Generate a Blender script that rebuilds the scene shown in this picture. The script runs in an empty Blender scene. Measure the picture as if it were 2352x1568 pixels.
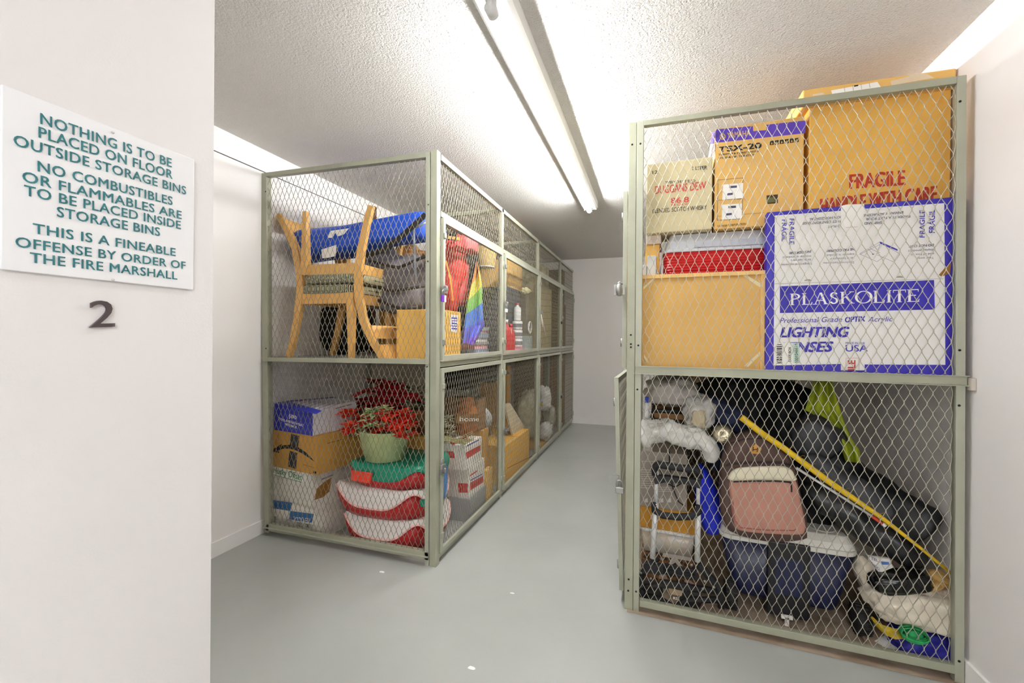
import bpy, bmesh, math, random
import numpy as np
from mathutils import Vector, Matrix, noise
random.seed(7)
V = Vector
PI = math.pi
SC = bpy.context.scene
COL = SC.collection
# ------------------------------------------------------------------ camera, world, exposure
EYE = V((0, 0, 1.265))
FPX = 1002.37
CX, CY = 1176.0, 784.0 - 4.5
_yaw, _pit, _rol = math.radians(17.80), math.radians(-0.175), math.radians(0.51)
FW = V((-math.sin(_yaw) * math.cos(_pit), math.cos(_yaw) * math.cos(_pit), math.sin(_pit)))
_r = V((math.cos(_yaw), math.sin(_yaw), 0)); _u = _r.cross(FW)
RT = _r * math.cos(_rol) + _u * math.sin(_rol)
UP = -_r * math.sin(_rol) + _u * math.cos(_rol)
cd = bpy.data.cameras.new('camera'); cam = bpy.data.objects.new('camera', cd); COL.objects.link(cam)
cd.sensor_width = 36; cd.lens = FPX / 2352 * 36; cd.shift_y = -4.5 / 2352; cd.clip_start = .02
cam.matrix_world = Matrix(((RT.x, UP.x, -FW.x, EYE.x), (RT.y, UP.y, -FW.y, EYE.y), (RT.z, UP.z, -FW.z, EYE.z), (0, 0, 0, 1)))
SC.camera = cam
wd = bpy.data.worlds.new('world'); SC.world = wd; wd.use_nodes = True
wd.node_tree.nodes['Background'].inputs[0].default_value = (.9, .95, 1, 1)
wd.node_tree.nodes['Background'].inputs[1].default_value = .3
SC.view_settings.view_transform = 'Standard'; SC.view_settings.look = 'None'
SC.view_settings.exposure = 0.64; SC.view_settings.gamma = 1
SC.view_settings.use_curve_mapping = False
SC.cycles.use_adaptive_sampling = True; SC.cycles.adaptive_threshold = .015
SC.cycles.max_bounces = 12; SC.cycles.diffuse_bounces = 10
TUBE_POWER = 90.0
HALL_POWER = 190.0
FAR_FILL_POWER = 20.0

def ray(px, py):
    return FW + RT * ((px - CX) / FPX) + UP * ((CY - py) / FPX)
def P(px, py, x=None, y=None, z=None):
    """the point of the place seen at a photo position, on a plane of known x, y or z"""
    d = ray(px, py)
    t = (x - EYE.x) / d.x if x is not None else (y - EYE.y) / d.y if y is not None else (z - EYE.z) / d.z
    return EYE + d * t
def PP(px, py, o, n):
    d = ray(px, py); return EYE + d * ((o - EYE).dot(n) / d.dot(n))
# ------------------------------------------------------------------ materials
def lin(c):
    c = c.lstrip('#'); r = [int(c[i:i + 2], 16) / 255 for i in (0, 2, 4)]
    return tuple(x / 12.92 if x <= .04045 else ((x + .055) / 1.055) ** 2.4 for x in r) + (1,)
MATS = {}
def mat(name, col, rough=.6, metal=0., var=.06, scale=12., bump=0., bscale=60., col2=None, spec=.4, trans=0., alpha=1., kind=None, emit=0., coat=0.):
    if name in MATS: return MATS[name]
    m = bpy.data.materials.new(name); m.use_nodes = True; MATS[name] = m
    nt = m.node_tree; N = nt.nodes; L = nt.links; b = N['Principled BSDF']
    b.inputs['Roughness'].default_value = rough; b.inputs['Metallic'].default_value = metal
    b.inputs['Specular IOR Level'].default_value = spec
    b.inputs['Transmission Weight'].default_value = trans; b.inputs['Alpha'].default_value = alpha
    b.inputs['Coat Weight'].default_value = coat
    c = lin(col)
    tc = N.new('ShaderNodeTexCoord')
    nz = N.new('ShaderNodeTexNoise'); nz.inputs['Scale'].default_value = scale; nz.inputs['Detail'].default_value = 5
    L.new(tc.outputs['Object'], nz.inputs['Vector'])
    fac = nz.outputs['Fac']
    if kind in ('wave', 'check', 'brick', 'voronoi'):
        if kind == 'wave':
            w = N.new('ShaderNodeTexWave'); w.inputs['Scale'].default_value = scale; w.inputs['Distortion'].default_value = 1.0
            L.new(tc.outputs['Object'], w.inputs['Vector']); fac = w.outputs['Fac']
        elif kind == 'check':
            w = N.new('ShaderNodeTexChecker'); w.inputs['Scale'].default_value = scale
            L.new(tc.outputs['Object'], w.inputs['Vector']); fac = w.outputs['Fac']
        else:
            w = N.new('ShaderNodeTexVoronoi'); w.inputs['Scale'].default_value = scale
            L.new(tc.outputs['Object'], w.inputs['Vector']); fac = w.outputs['Distance']
    rp = N.new('ShaderNodeValToRGB'); L.new(fac, rp.inputs['Fac'])
    if col2:
        c1, c2 = c, lin(col2)
        rp.color_ramp.elements[0].position = .4; rp.color_ramp.elements[1].position = .6
    else:
        c1 = tuple(x * (1 - var) for x in c[:3]) + (1,); c2 = tuple(min(1, x * (1 + var)) for x in c[:3]) + (1,)
        rp.color_ramp.elements[0].position = .3; rp.color_ramp.elements[1].position = .7
    rp.color_ramp.elements[0].color = c1; rp.color_ramp.elements[1].color = c2
    L.new(rp.outputs[0], b.inputs['Base Color'])
    if emit:
        b.inputs['Emission Strength'].default_value = emit; L.new(rp.outputs[0], b.inputs['Emission Color'])
    if bump:
        n2 = N.new('ShaderNodeTexNoise'); n2.inputs['Scale'].default_value = bscale; n2.inputs['Detail'].default_value = 3
        L.new(tc.outputs['Object'], n2.inputs['Vector'])
        bp = N.new('ShaderNodeBump'); bp.inputs['Strength'].default_value = bump; bp.inputs['Distance'].default_value = .01
        L.new(n2.outputs['Fac'], bp.inputs['Height']); L.new(bp.outputs[0], b.inputs['Normal'])
    return m
# ------------------------------------------------------------------ mesh builder
BASE = {}
def ortho(d, up=V((0, 0, 1))):
    d = d.normalized()
    if abs(d.dot(up)) > .98: up = V((0, 1, 0)) if abs(d.y) < .9 else V((1, 0, 0))
    s = d.cross(up).normalized(); return s, s.cross(d).normalized()
class MB:
    def __init__(s): s.v = []; s.f = []; s.m = []; s.sm = []; s.mi = 0; s.smooth = False; s.M = None
    def add(s, vs, fs, smooth=None):
        o = len(s.v)
        s.v += [(s.M @ V(p)) if s.M else V(p) for p in vs]
        for f in fs:
            s.f.append([o + i for i in f]); s.m.append(s.mi); s.sm.append(s.smooth if smooth is None else smooth)
        return s
    def box(s, c, d, R=None):
        x, y, z = d[0] / 2, d[1] / 2, d[2] / 2
        p = [V((a * x, b * y, e * z)) for e in (-1, 1) for a, b in ((-1, -1), (1, -1), (1, 1), (-1, 1))]
        if R: p = [R @ q for q in p]
        c = V(c); return s.hexa([q + c for q in p])
    def hexa(s, p):      # 4 bottom then 4 top, both anticlockwise from above
        return s.add(p, [(3, 2, 1, 0), (4, 5, 6, 7), (0, 1, 5, 4), (1, 2, 6, 5), (2, 3, 7, 6), (3, 0, 4, 7)])
    def obox(s, o, u, v, w):   # corner and three edge vectors
        o, u, v, w = V(o), V(u), V(v), V(w)
        if u.cross(v).dot(w) < 0: u, v = v, u
        return s.hexa([o, o + u, o + u + v, o + v, o + w, o + u + w, o + u + v + w, o + v + w])
    def bar(s, a, b, w, h, up=V((0, 0, 1))):
        a, b = V(a), V(b); sd, u = ortho(b - a, up); sd = sd * (w / 2); u = u * (h / 2)
        ring = lambda c: [c - sd - u, c + sd - u, c + sd + u, c - sd + u]
        return s.add(ring(a) + ring(b), [(0, 1, 2, 3), (7, 6, 5, 4), (0, 4, 5, 1), (1, 5, 6, 2), (2, 6, 7, 3), (3, 7, 4, 0)])
    def rings(s, rs, closed=True, caps=True, smooth=None):
        n = len(rs[0]); vs = [p for r in rs for p in r]; fs = []
        for i in range(len(rs) - 1):
            for j in range(n if closed else n - 1):
                k = (j + 1) % n; fs.append((i * n + j, i * n + k, (i + 1) * n + k, (i + 1) * n + j))
        if caps and closed:
            fs.append(tuple(range(n - 1, -1, -1))); fs.append(tuple((len(rs) - 1) * n + j for j in range(n)))
        return s.add(vs, fs, smooth)
    def tube(s, path, r, n=8, caps=True, flat=1.0):
        path = [V(p) for p in path]; rs = []; prev = None
        for i, p in enumerate(path):
            d = (path[min(i + 1, len(path) - 1)] - path[max(i - 1, 0)])
            if prev is None: a, b = ortho(d)
            else:
                d = d.normalized(); a = (prev - d * prev.dot(d)).normalized(); b = a.cross(d).normalized()
            prev = a; rr = r[i] if isinstance(r, (list, tuple)) else r
            rs.append([p + a * (rr * math.cos(t)) + b * (rr * flat * math.sin(t)) for t in [2 * PI * k / n for k in range(n)]])
        return s.rings(rs, True, caps, True)
    def wtube(s, path, rad, flat=.7, amp=.12, fr=9., seed=0, n=30, rings=44, fine=.03):
        """wrinkled soft tube along a smooth path"""
        path = [V(p) for p in path]; L = len(path); pts = []; rr_ = []
        for k in range(rings + 1):
            t = k / rings * (L - 1); i = min(int(t), L - 2); t -= i; p0, p1, p2, p3 = path[max(i - 1, 0)], path[i], path[i + 1], path[min(i + 2, L - 1)]
            pts.append(.5 * (2 * p1 + (p2 - p0) * t + (2 * p0 - 5 * p1 + 4 * p2 - p3) * t * t + (3 * p1 - p0 - 3 * p2 + p3) * t ** 3)); rr_.append(rad[i] + (rad[i + 1] - rad[i]) * t)
        rs = []
        for k, p in enumerate(pts):
            d = (pts[min(k + 1, rings)] - pts[max(k - 1, 0)]).normalized(); b = V((0, 1, 0)); a = d.cross(b).normalized(); b = a.cross(d).normalized(); ring = []
            e = min(1., math.sqrt(max(0.02, 1 - (1 - min(k, rings - k) / 3.5) ** 2)) if min(k, rings - k) < 3.5 else 1.)
            for j in range(n):
                t = 2 * PI * j / n; o = a * math.cos(t) + b * (flat * math.sin(t)); q = p + o * rr_[k]
                w = 1 + amp * noise.noise(q * fr + V((seed * 3.3, 0, 0))) + fine * noise.noise(q * fr * 4 + V((0, seed, 0))); ring.append(p + o * rr_[k] * w * e)
            rs.append(ring)
        return s.rings(rs, True, True, True)
    def strip(s, path, w, t, up):     # flat strap along a path
        path = [V(p) for p in path]; rs = []
        for i, p in enumerate(path):
            d = (path[min(i + 1, len(path) - 1)] - path[max(i - 1, 0)]).normalized()
            u = V(up(i) if callable(up) else up); sd = d.cross(u).normalized() * (w[i] if isinstance(w, (list, tuple)) else w) / 2; u = sd.cross(d).normalized() * t / 2
            rs.append([p - sd - u, p + sd - u, p + sd + u, p - sd + u])
        return s.rings(rs, True, True)
    def lathe(s, prof, c=(0, 0, 0), n=24, R=None, caps=True):
        c = V(c); rs = []
        for r, z in prof:
            q = [V((r * math.cos(2 * PI * k / n), r * math.sin(2 * PI * k / n), z)) for k in range(n)]
            rs.append([c + (R @ p if R else p) for p in q])
        return s.rings(rs, True, caps, True)
    def prism(s, pts, ext):
        pts = [V(p) for p in pts]; n = len(pts); ext = V(ext)
        nn = V((0, 0, 0))
        for i in range(n): nn += pts[i].cross(pts[(i + 1) % n])
        if nn.dot(ext) < 0: pts = pts[::-1]
        fs = [tuple(range(n - 1, -1, -1)), tuple(range(n, 2 * n))] + [(i, (i + 1) % n, n + (i + 1) % n, n + i) for i in range(n)]
        return s.add(pts + [p + ext for p in pts], fs, False)
    def blob(s, c, rad, R=None, nu=28, nv=18, amp=.15, fr=3., seed=0, e=1., fine=0., flatz=None):
        """lumpy rounded body: a superellipsoid pushed about by noise; e<1 squarer"""
        c = V(c); rs = []; sg = lambda x, k: math.copysign(abs(x) ** k, x)
        for i in range(nv + 1):
            ph = -PI / 2 + PI * i / nv; ring = []
            for j in range(nu):
                th = 2 * PI * j / nu
                d = V((sg(math.cos(ph), e) * sg(math.cos(th), e), sg(math.cos(ph), e) * sg(math.sin(th), e), sg(math.sin(ph), e)))
                k = 1 + amp * noise.noise(d * fr + V((seed * 7.1, seed, 0))) + fine * noise.noise(d * fr * 4 + V((seed, 3, 1)))
                p = V((d.x * rad[0], d.y * rad[1], d.z * rad[2])) * k
                if flatz is not None and p.z < flatz: p.z = flatz
                ring.append(c + (R @ p if R else p))
            rs.append(ring)
        return s.rings(rs, True, True, True)
    def grid(s, fn, nu, nv, smooth=True):
        vs = [fn(i / nu, j / nv) for j in range(nv + 1) for i in range(nu + 1)]
        return s.add(vs, [(j * (nu + 1) + i, j * (nu + 1) + i + 1, (j + 1) * (nu + 1) + i + 1, (j + 1) * (nu + 1) + i) for j in range(nv) for i in range(nu)], smooth)
    def build(s, name, mats, parent=None, loc=None, bevel=0., seg=2, solid=0., sub=0, local=False):
        me = bpy.data.meshes.new(name)
        base = V((0, 0, 0)) if local else (BASE[parent.name] if parent else V(loc) if loc is not None else s.foot())
        me.from_pydata([p - base for p in s.v], [], s.f)
        mats = mats if isinstance(mats, (list, tuple)) else [mats]
        for m in mats: me.materials.append(m)
        me.polygons.foreach_set('material_index', [min(i, len(mats) - 1) for i in s.m])
        me.polygons.foreach_set('use_smooth', s.sm)
        me.update()
        o = bpy.data.objects.new(name, me); COL.objects.link(o); BASE[o.name] = base
        if parent: o.parent = parent
        elif not local: o.location = base
        if bevel:
            b = o.modifiers.new('b', 'BEVEL'); b.width = bevel; b.segments = seg; b.limit_method = 'ANGLE'
        if solid:
            b = o.modifiers.new('s', 'SOLIDIFY'); b.thickness = solid; b.offset = 0
        if sub:
            b = o.modifiers.new('u', 'SUBSURF'); b.levels = sub; b.render_levels = sub
        return o
    def foot(s):
        lo = V((min(p.x for p in s.v), min(p.y for p in s.v), min(p.z for p in s.v))); hi = V((max(p.x for p in s.v), max(p.y for p in s.v), 0))
        return V(((lo.x + hi.x) / 2, (lo.y + hi.y) / 2, lo.z))
def tag(o, label, cat, group=None):
    o['label'] = label; o['category'] = cat
    if group: o['group'] = group
    return o
def thing(name, label, cat, loc, group=None):
    o = bpy.data.objects.new(name, None); COL.objects.link(o); o.location = loc; BASE[o.name] = V(loc); o.empty_display_size = .05
    return tag(o, label, cat, group)
def struct(o): o['kind'] = 'structure'; return o
# ------------------------------------------------------------------ printing on faces
_TX = {}
def text_geo(st, bold=0., shear=0., space=1.):
    k = (st, bold, shear, space)
    if k in _TX: return _TX[k]
    cu = bpy.data.curves.new('t', 'FONT'); cu.body = st; cu.size = 1; cu.offset = 0; cu.shear = shear; cu.resolution_u = 3; cu.fill_mode = 'FRONT'; cu.space_character = space
    o = bpy.data.objects.new('t', cu); COL.objects.link(o)
    dg = bpy.context.evaluated_depsgraph_get(); dg.update()
    me = bpy.data.meshes.new_from_object(o.evaluated_get(dg))
    vs = [v.co.copy() for v in me.vertices]; fs = [tuple(p.vertices) for p in me.polygons]
    bpy.data.objects.remove(o); bpy.data.curves.remove(cu); bpy.data.meshes.remove(me)
    if vs:
        x0 = min(v.x for v in vs); x1 = max(v.x for v in vs)
        vs = [V(((v.x - x0) / (x1 - x0), v.y / .69, 0)) for v in vs]
    _TX[k] = (vs, fs); return _TX[k]
class Face:
    """a flat face of a thing, with print added where the photograph shows it"""
    def __init__(s, o, u, v):
        s.o = V(o); s.u = V(u).normalized(); s.v = V(v).normalized(); s.n = s.u.cross(s.v).normalized()
        if s.n.dot(EYE - s.o) < 0: s.n = -s.n
        s.mb = MB(); s.mats = []; s.lift = .0007
    def at(s, p, k=1.): return PP(p[0], p[1], s.o + s.n * s.lift * k, s.n)
    def mi(s, m):
        if m not in s.mats: s.mats.append(m)
        s.mb.mi = s.mats.index(m)
    def text(s, st, a, b, cap, m, bold=0.015, shear=0., space=1., k=2.):
        cv = cap if isinstance(cap, tuple) else (0, -cap)
        A, B, C = s.at(a, k), s.at(b, k), s.at((a[0] + cv[0], a[1] + cv[1]), k)
        vs, fs = text_geo(st, bold, shear, space); s.mi(m)
        U = B - A; W = C - A
        flip = U.cross(W).dot(s.n) < 0
        fl = [f[::-1] for f in fs] if flip else fs; bw = bold * W.length * 1.3; du = U.normalized() * bw; dw = W.normalized() * bw * .6
        for i, sh in enumerate(((0, 0),) if bold < .004 else ((-1, 1), (1, 1), (1, -1), (-1, -1))):
            s.mb.add([A + U * p.x + W * p.y + du * sh[0] + dw * sh[1] + s.n * (.00012 * i) for p in vs], fl, False)
    def poly(s, pts, m, k=1.):
        s.mi(m); q = [s.at(p, k) for p in pts]
        nn = V((0, 0, 0))
        for i in range(len(q)): nn += q[i].cross(q[(i + 1) % len(q)])
        if nn.dot(s.n) < 0: q = q[::-1]
        s.mb.add(q, [tuple(range(len(q)))], False)
    def line(s, a, b, w, m, k=1.5):
        d = V((b[0] - a[0], b[1] - a[1])); n = V((-d.y, d.x)).normalized() * w / 2
        s.poly([(a[0] + n.x, a[1] + n.y), (b[0] + n.x, b[1] + n.y), (b[0] - n.x, b[1] - n.y), (a[0] - n.x, a[1] - n.y)], m, k)
    def done(s, parent, name='lettering'):
        if s.mb.f: return s.mb.build(name, s.mats, parent)
def carton(name, label, cat, A, B, h, depth, m, group=None, bevel=.004, tape=None, seam=True, N=None, mats=None):
    """closed box from its front bottom edge A-B, height and depth; returns root and front / right / top faces"""
    A, B = V(A), V(B); U = B - A
    W = V((0, 0, 1)); W = (W - U.normalized() * W.dot(U.normalized())).normalized()
    D = W.cross(U).normalized()
    if D.y < 0: D = -D
    mb = MB(); mb.obox(A, U, D * depth, W * h)
    o = mb.build(name, m, None, (A + B) / 2 + D * depth / 2, bevel=bevel); tag(o, label, cat, group)
    fr = Face(A, U, W); rt = Face(B, D, W); tp = Face(A + W * h, U, D)
    o_top = A + W * h
    if seam:
        s = MB(); c0 = o_top + D * depth * .5 + W * .0004
        s.obox(c0 - D * .0012, U, D * .0024, W * .0008); s.build('flap_seam', MATS['seam_dark'], o)
    if tape:
        s = MB(); c0 = o_top + D * depth * .5 + W * .0008
        s.obox(c0 - D * .026, U, D * .052, W * .0008)
        s.obox(B + D * (depth * .5 - .026) + W * (h - .07), U.normalized() * .001, D * .052, W * .072)
        s.build('tape', tape, o)
    o['_'] = 0; del o['_']
    return o, fr, rt, tp
# ------------------------------------------------------------------ shared materials
WALL = mat('wall_paint', 'EAE7E4', .55, var=.015, scale=3, bump=.05, bscale=180, spec=.3)
WALL2 = mat('wall_paint_flat', 'E6E2E0', .6, var=.02, scale=2, bump=.06, bscale=220, spec=.25)
TRIM = mat('trim_paint', 'EDEBE8', .4, var=.01)
SAGE = mat('sage_metal', '9B9C89', .42, .12, var=.07, scale=9, bump=.03, bscale=90)
SAGE2 = mat('sage_metal_door', 'A2A392', .42, .12, var=.06, scale=7, bump=.03, bscale=90)
WIREL = mat('shaded_wire', '8F8A78', .45, .45, var=.1, scale=40)  # same wire as the right row, darkened for the weaker light on the left
WIRE = mat('galvanised_wire', 'B4B0A0', .38, .55, var=.08, scale=40)
DECK = mat('grey_shelf_steel', 'A8A8A0', .45, .4, var=.05)
STEEL = mat('bright_steel', 'A2A29E', .42, .85, var=.05, scale=30)
DARKSTEEL = mat('dark_steel', '3A3A38', .35, .7)
HOLE = mat('black_hole', '101010', .8)
seam_dark = mat('seam_dark', '5A4527', .8)
WHITE = mat('white_print', 'F2F0EA', .6, var=.02)
BLACK = mat('black_ink', '1B1B1C', .6, var=.04)
RED = mat('red_ink', 'B8392A', .6)
BLUEINK = mat('blue_ink', '2C22A0', .5)
CARD = mat('kraft_cardboard', 'E3B257', .75, var=.05, scale=5, bump=.04, bscale=120)
CARD2 = mat('pale_kraft_cardboard', 'E0B468', .75, var=.06, scale=4, bump=.04, bscale=120)
CARD3 = mat('brown_cardboard', 'C4913F', .75, var=.06, scale=4)
TAPE = mat('clear_tape', 'D9BE8C', .25, var=.03, spec=.5)
OFFW = mat('white_carton', 'E2DED4', .6, var=.03, scale=4, bump=.03, bscale=80)
XL0, XL1, YF, YFAR, HC, XW = -2.364, -1.1286, 2.158, 6.536, 2.457, 1.127
XNW = -.97
YNE = P(488, 784, x=XNW).y
HT = 2.287
pl = lambda p: P(p[0], p[1], y=YF)
ps = lambda p: P(p[0], p[1], x=XL1)
R0 = V((-.112, 2.112, 0)); R1 = V((1.105, 2.05, 0)); RU = (R1 - R0).normalized(); RN = V((RU.y, -RU.x, 0))
pr = lambda p, off=0.: PP(p[0], p[1], R0 - RN * off, RN)      # off: metres behind the right cage's front
# ------------------------------------------------------------------ room
def ceiling_mat():
    m = bpy.data.materials.new('popcorn_plaster'); m.use_nodes = True; nt = m.node_tree; N = nt.nodes; L = nt.links; b = N['Principled BSDF']
    b.inputs['Base Color'].default_value = lin('E9E6E0'); b.inputs['Roughness'].default_value = .6
    tc = N.new('ShaderNodeTexCoord'); a = N.new('ShaderNodeTexNoise'); a.inputs['Scale'].default_value = 130; a.inputs['Detail'].default_value = 3; a.inputs['Roughness'].default_value = .6
    v = N.new('ShaderNodeTexVoronoi'); v.inputs['Scale'].default_value = 115; v.feature = 'SMOOTH_F1'
    L.new(tc.outputs['Object'], a.inputs['Vector']); L.new(tc.outputs['Object'], v.inputs['Vector'])
    s = N.new('ShaderNodeMath'); s.operation = 'SUBTRACT'; L.new(a.outputs['Fac'], s.inputs[0])
    k = N.new('ShaderNodeMath'); k.operation = 'MULTIPLY'; k.inputs[1].default_value = .35; L.new(v.outputs['Distance'], k.inputs[0]); L.new(k.outputs[0], s.inputs[1])
    bp = N.new('ShaderNodeBump'); bp.inputs['Strength'].default_value = .9; bp.inputs['Distance'].default_value = .018
    L.new(s.outputs[0], bp.inputs['Height']); L.new(bp.outputs[0], b.inputs['Normal'])
    return m
def floor_mat():
    m = bpy.data.materials.new('grey_floor_paint'); m.use_nodes = True; nt = m.node_tree; N = nt.nodes; L = nt.links; b = N['Principled BSDF']
    tc = N.new('ShaderNodeTexCoord'); a = N.new('ShaderNodeTexNoise'); a.inputs['Scale'].default_value = 1.6; a.inputs['Detail'].default_value = 6
    L.new(tc.outputs['Object'], a.inputs['Vector'])
    r = N.new('ShaderNodeValToRGB'); r.color_ramp.elements[0].position = .35; r.color_ramp.elements[0].color = lin('9FA19C'); r.color_ramp.elements[1].position = .7; r.color_ramp.elements[1].color = lin('A9ABA6'); L.new(a.outputs['Fac'], r.inputs[0])
    # small pale chips in the paint
    v = N.new('ShaderNodeTexNoise'); v.inputs['Scale'].default_value = 26; v.inputs['Detail'].default_value = 6; v.inputs['Roughness'].default_value = .72; L.new(tc.outputs['Object'], v.inputs['Vector'])
    t = N.new('ShaderNodeValToRGB'); t.color_ramp.elements[0].position = .715; t.color_ramp.elements[1].position = .74; L.new(v.outputs['Fac'], t.inputs[0])
    mx = N.new('ShaderNodeMix'); mx.data_type = 'RGBA'; L.new(t.outputs[0], mx.inputs[0]); L.new(r.outputs[0], mx.inputs[6]); mx.inputs[7].default_value = lin('D5D5CF')
    L.new(mx.outputs[2], b.inputs['Base Color']); b.inputs['Roughness'].default_value = .33; b.inputs['Specular IOR Level'].default_value = .45
    n2 = N.new('ShaderNodeTexNoise'); n2.inputs['Scale'].default_value = 9; L.new(tc.outputs['Object'], n2.inputs['Vector'])
    bp = N.new('ShaderNodeBump'); bp.inputs['Strength'].default_value = .12; bp.inputs['Distance'].default_value = .02; L.new(n2.outputs['Fac'], bp.inputs['Height']); L.new(bp.outputs[0], b.inputs['Normal'])
    return m
XWL = -2.377
def slab(name, lo, hi, m):
    mb = MB(); mb.box([(a + b) / 2 for a, b in zip(lo, hi)], [b - a for a, b in zip(lo, hi)]); return struct(mb.build(name, m, None, (0, 0, 0)))
YB = -3.2
slab('floor', (XWL - .1, YB, -.1), (XW + .1, YFAR + .1, 0), floor_mat())
slab('ceiling', (XWL - .1, YB, HC), (XW + .1, YFAR + .1, HC + .1), ceiling_mat())
slab('wall_left', (XWL - .12, YNE - .2, 0), (XWL, YFAR + .1, HC), WALL)
slab('wall_sign', (XWL - .1, YB, 0), (XNW, YNE, HC), mat('wall_paint_dimmed', 'DAD6D4', .6, var=.02, scale=2, bump=.06, bscale=220, spec=.25))  # wall paint made darker here to offset the strong lamp behind the viewer
slab('wall_right', (XW, YB, 0), (XW + .12, YFAR + .1, HC), WALL2)
slab('wall_back', (XWL, YFAR, 0), (XW, YFAR + .12, HC), WALL)
slab('wall_front', (XWL, YB - .12, 0), (XW, YB, HC), WALL)
slab('baseboard_left', (XWL, YNE, 0), (XWL + .012, YFAR, .085), TRIM)
slab('baseboard_back', (XL1 - .9, YFAR - .012, 0), (XW, YFAR, .085), TRIM)
slab('baseboard_right', (XW - .012, YB, 0), (XW, YFAR, .085), TRIM)
# shallow reveal strip along the head of the left wall
zt = P(489, 333, x=XWL).z; zb = P(489, 344, x=XWL).z
slab('trim_1', (XWL, YNE, zb), (XWL + .006, YFAR, zt), TRIM)
slab('trim_2', (XWL, YNE, zb - .004), (XWL + .002, YFAR, zb), mat('reveal_gap', '4E4B47', .8))
# unpainted concrete below the right cage
CONC = mat('bare_concrete', '8A7763', .8, var=.25, scale=9, bump=.1, bscale=40, col2='A08F7C')
mb = MB(); q = [P(1440, 1404, z=.0015), P(2215, 1577, z=.0015), V((XW, 2.02, .0015)), V((XW, 6.5, .0015)), V((-.1, 6.5, .0015))]
mb.add(q, [(0, 1, 2, 3, 4)]); struct(mb.build('floor_concrete', CONC, None, (0, 0, 0)))
# chips of paint on the floor
for i, (px, py, a, b, lab) in enumerate([(877, 1313, .012, .005, 'white paint chip on the grey floor just before the left lockers'), (1176, 1362, .008, .004, 'small cream paint chip in the middle of the grey floor'), (1083, 1534, .010, .006, 'white paint chip low on the floor in front, by the edge of the photo')]):
    c = P(px, py, z=.0005); mb = MB(); n = 9
    mb.prism([c + V((a * 1.6 * math.cos(2 * PI * k / n) * random.uniform(.7, 1.2), b * 1.6 * math.sin(2 * PI * k / n) * random.uniform(.7, 1.2), 0)) for k in range(n)], V((0, 0, .0012)))
    tag(mb.build('paint_chip', WHITE), lab, 'paint chip', 'chips of paint on the floor')
# ------------------------------------------------------------------ fluorescent strip lights
TUBE = mat('lit_fluorescent_tube', 'FCFDFF', .4, emit=TUBE_POWER)
FIX = mat('white_enamel', 'F0F0EC', .35, var=.01)
SOCK = mat('grey_white_socket', 'CFCFCB', .5)
def strip_light(x, y0, y1, label, tube=TUBE):
    t = thing('strip_light', label, 'light', V((x, (y0 + y1) / 2, HC)), 'ceiling strip lights')
    m = MB(); hw = .064; z0 = HC - .066
    m.prism([V((x - hw, y0 - .03, HC)), V((x - hw, y0 - .03, z0 + .012)), V((x - hw + .014, y0 - .03, z0)), V((x + hw - .014, y0 - .03, z0)), V((x + hw, y0 - .03, z0 + .012)), V((x + hw, y0 - .03, HC))], V((0, y1 - y0 + .06, 0)))
    m.build('channel', FIX, t)
    for y, s in ((y0, -1), (y1, 1)):
        m = MB(); m.tube([V((x, y - s * .012, z0 + .002)), V((x, y - s * .012, z0 - .03))], [.019, .017], 12); m.tube([V((x, y - s * .035, z0 - .027)), V((x, y + s * .004, z0 - .027))], .021, 14)
        m.build('lamp_holder', SOCK, t)
        m = MB(); m.box((x, y + s * .026, z0 + .02), (.105, .012, .05)); m.build('end_plate', SOCK, t)
    m = MB(); m.tube([V((x, y0 + .03, z0 - .027)), V((x, y1 - .03, z0 - .027))], .019, 16); m.build('tube', tube, t)
    return t
XT = -.5235
strip_light(XT, 1.36, 3.80, 'long bare tube strip light on the ceiling above the aisle')
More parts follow.
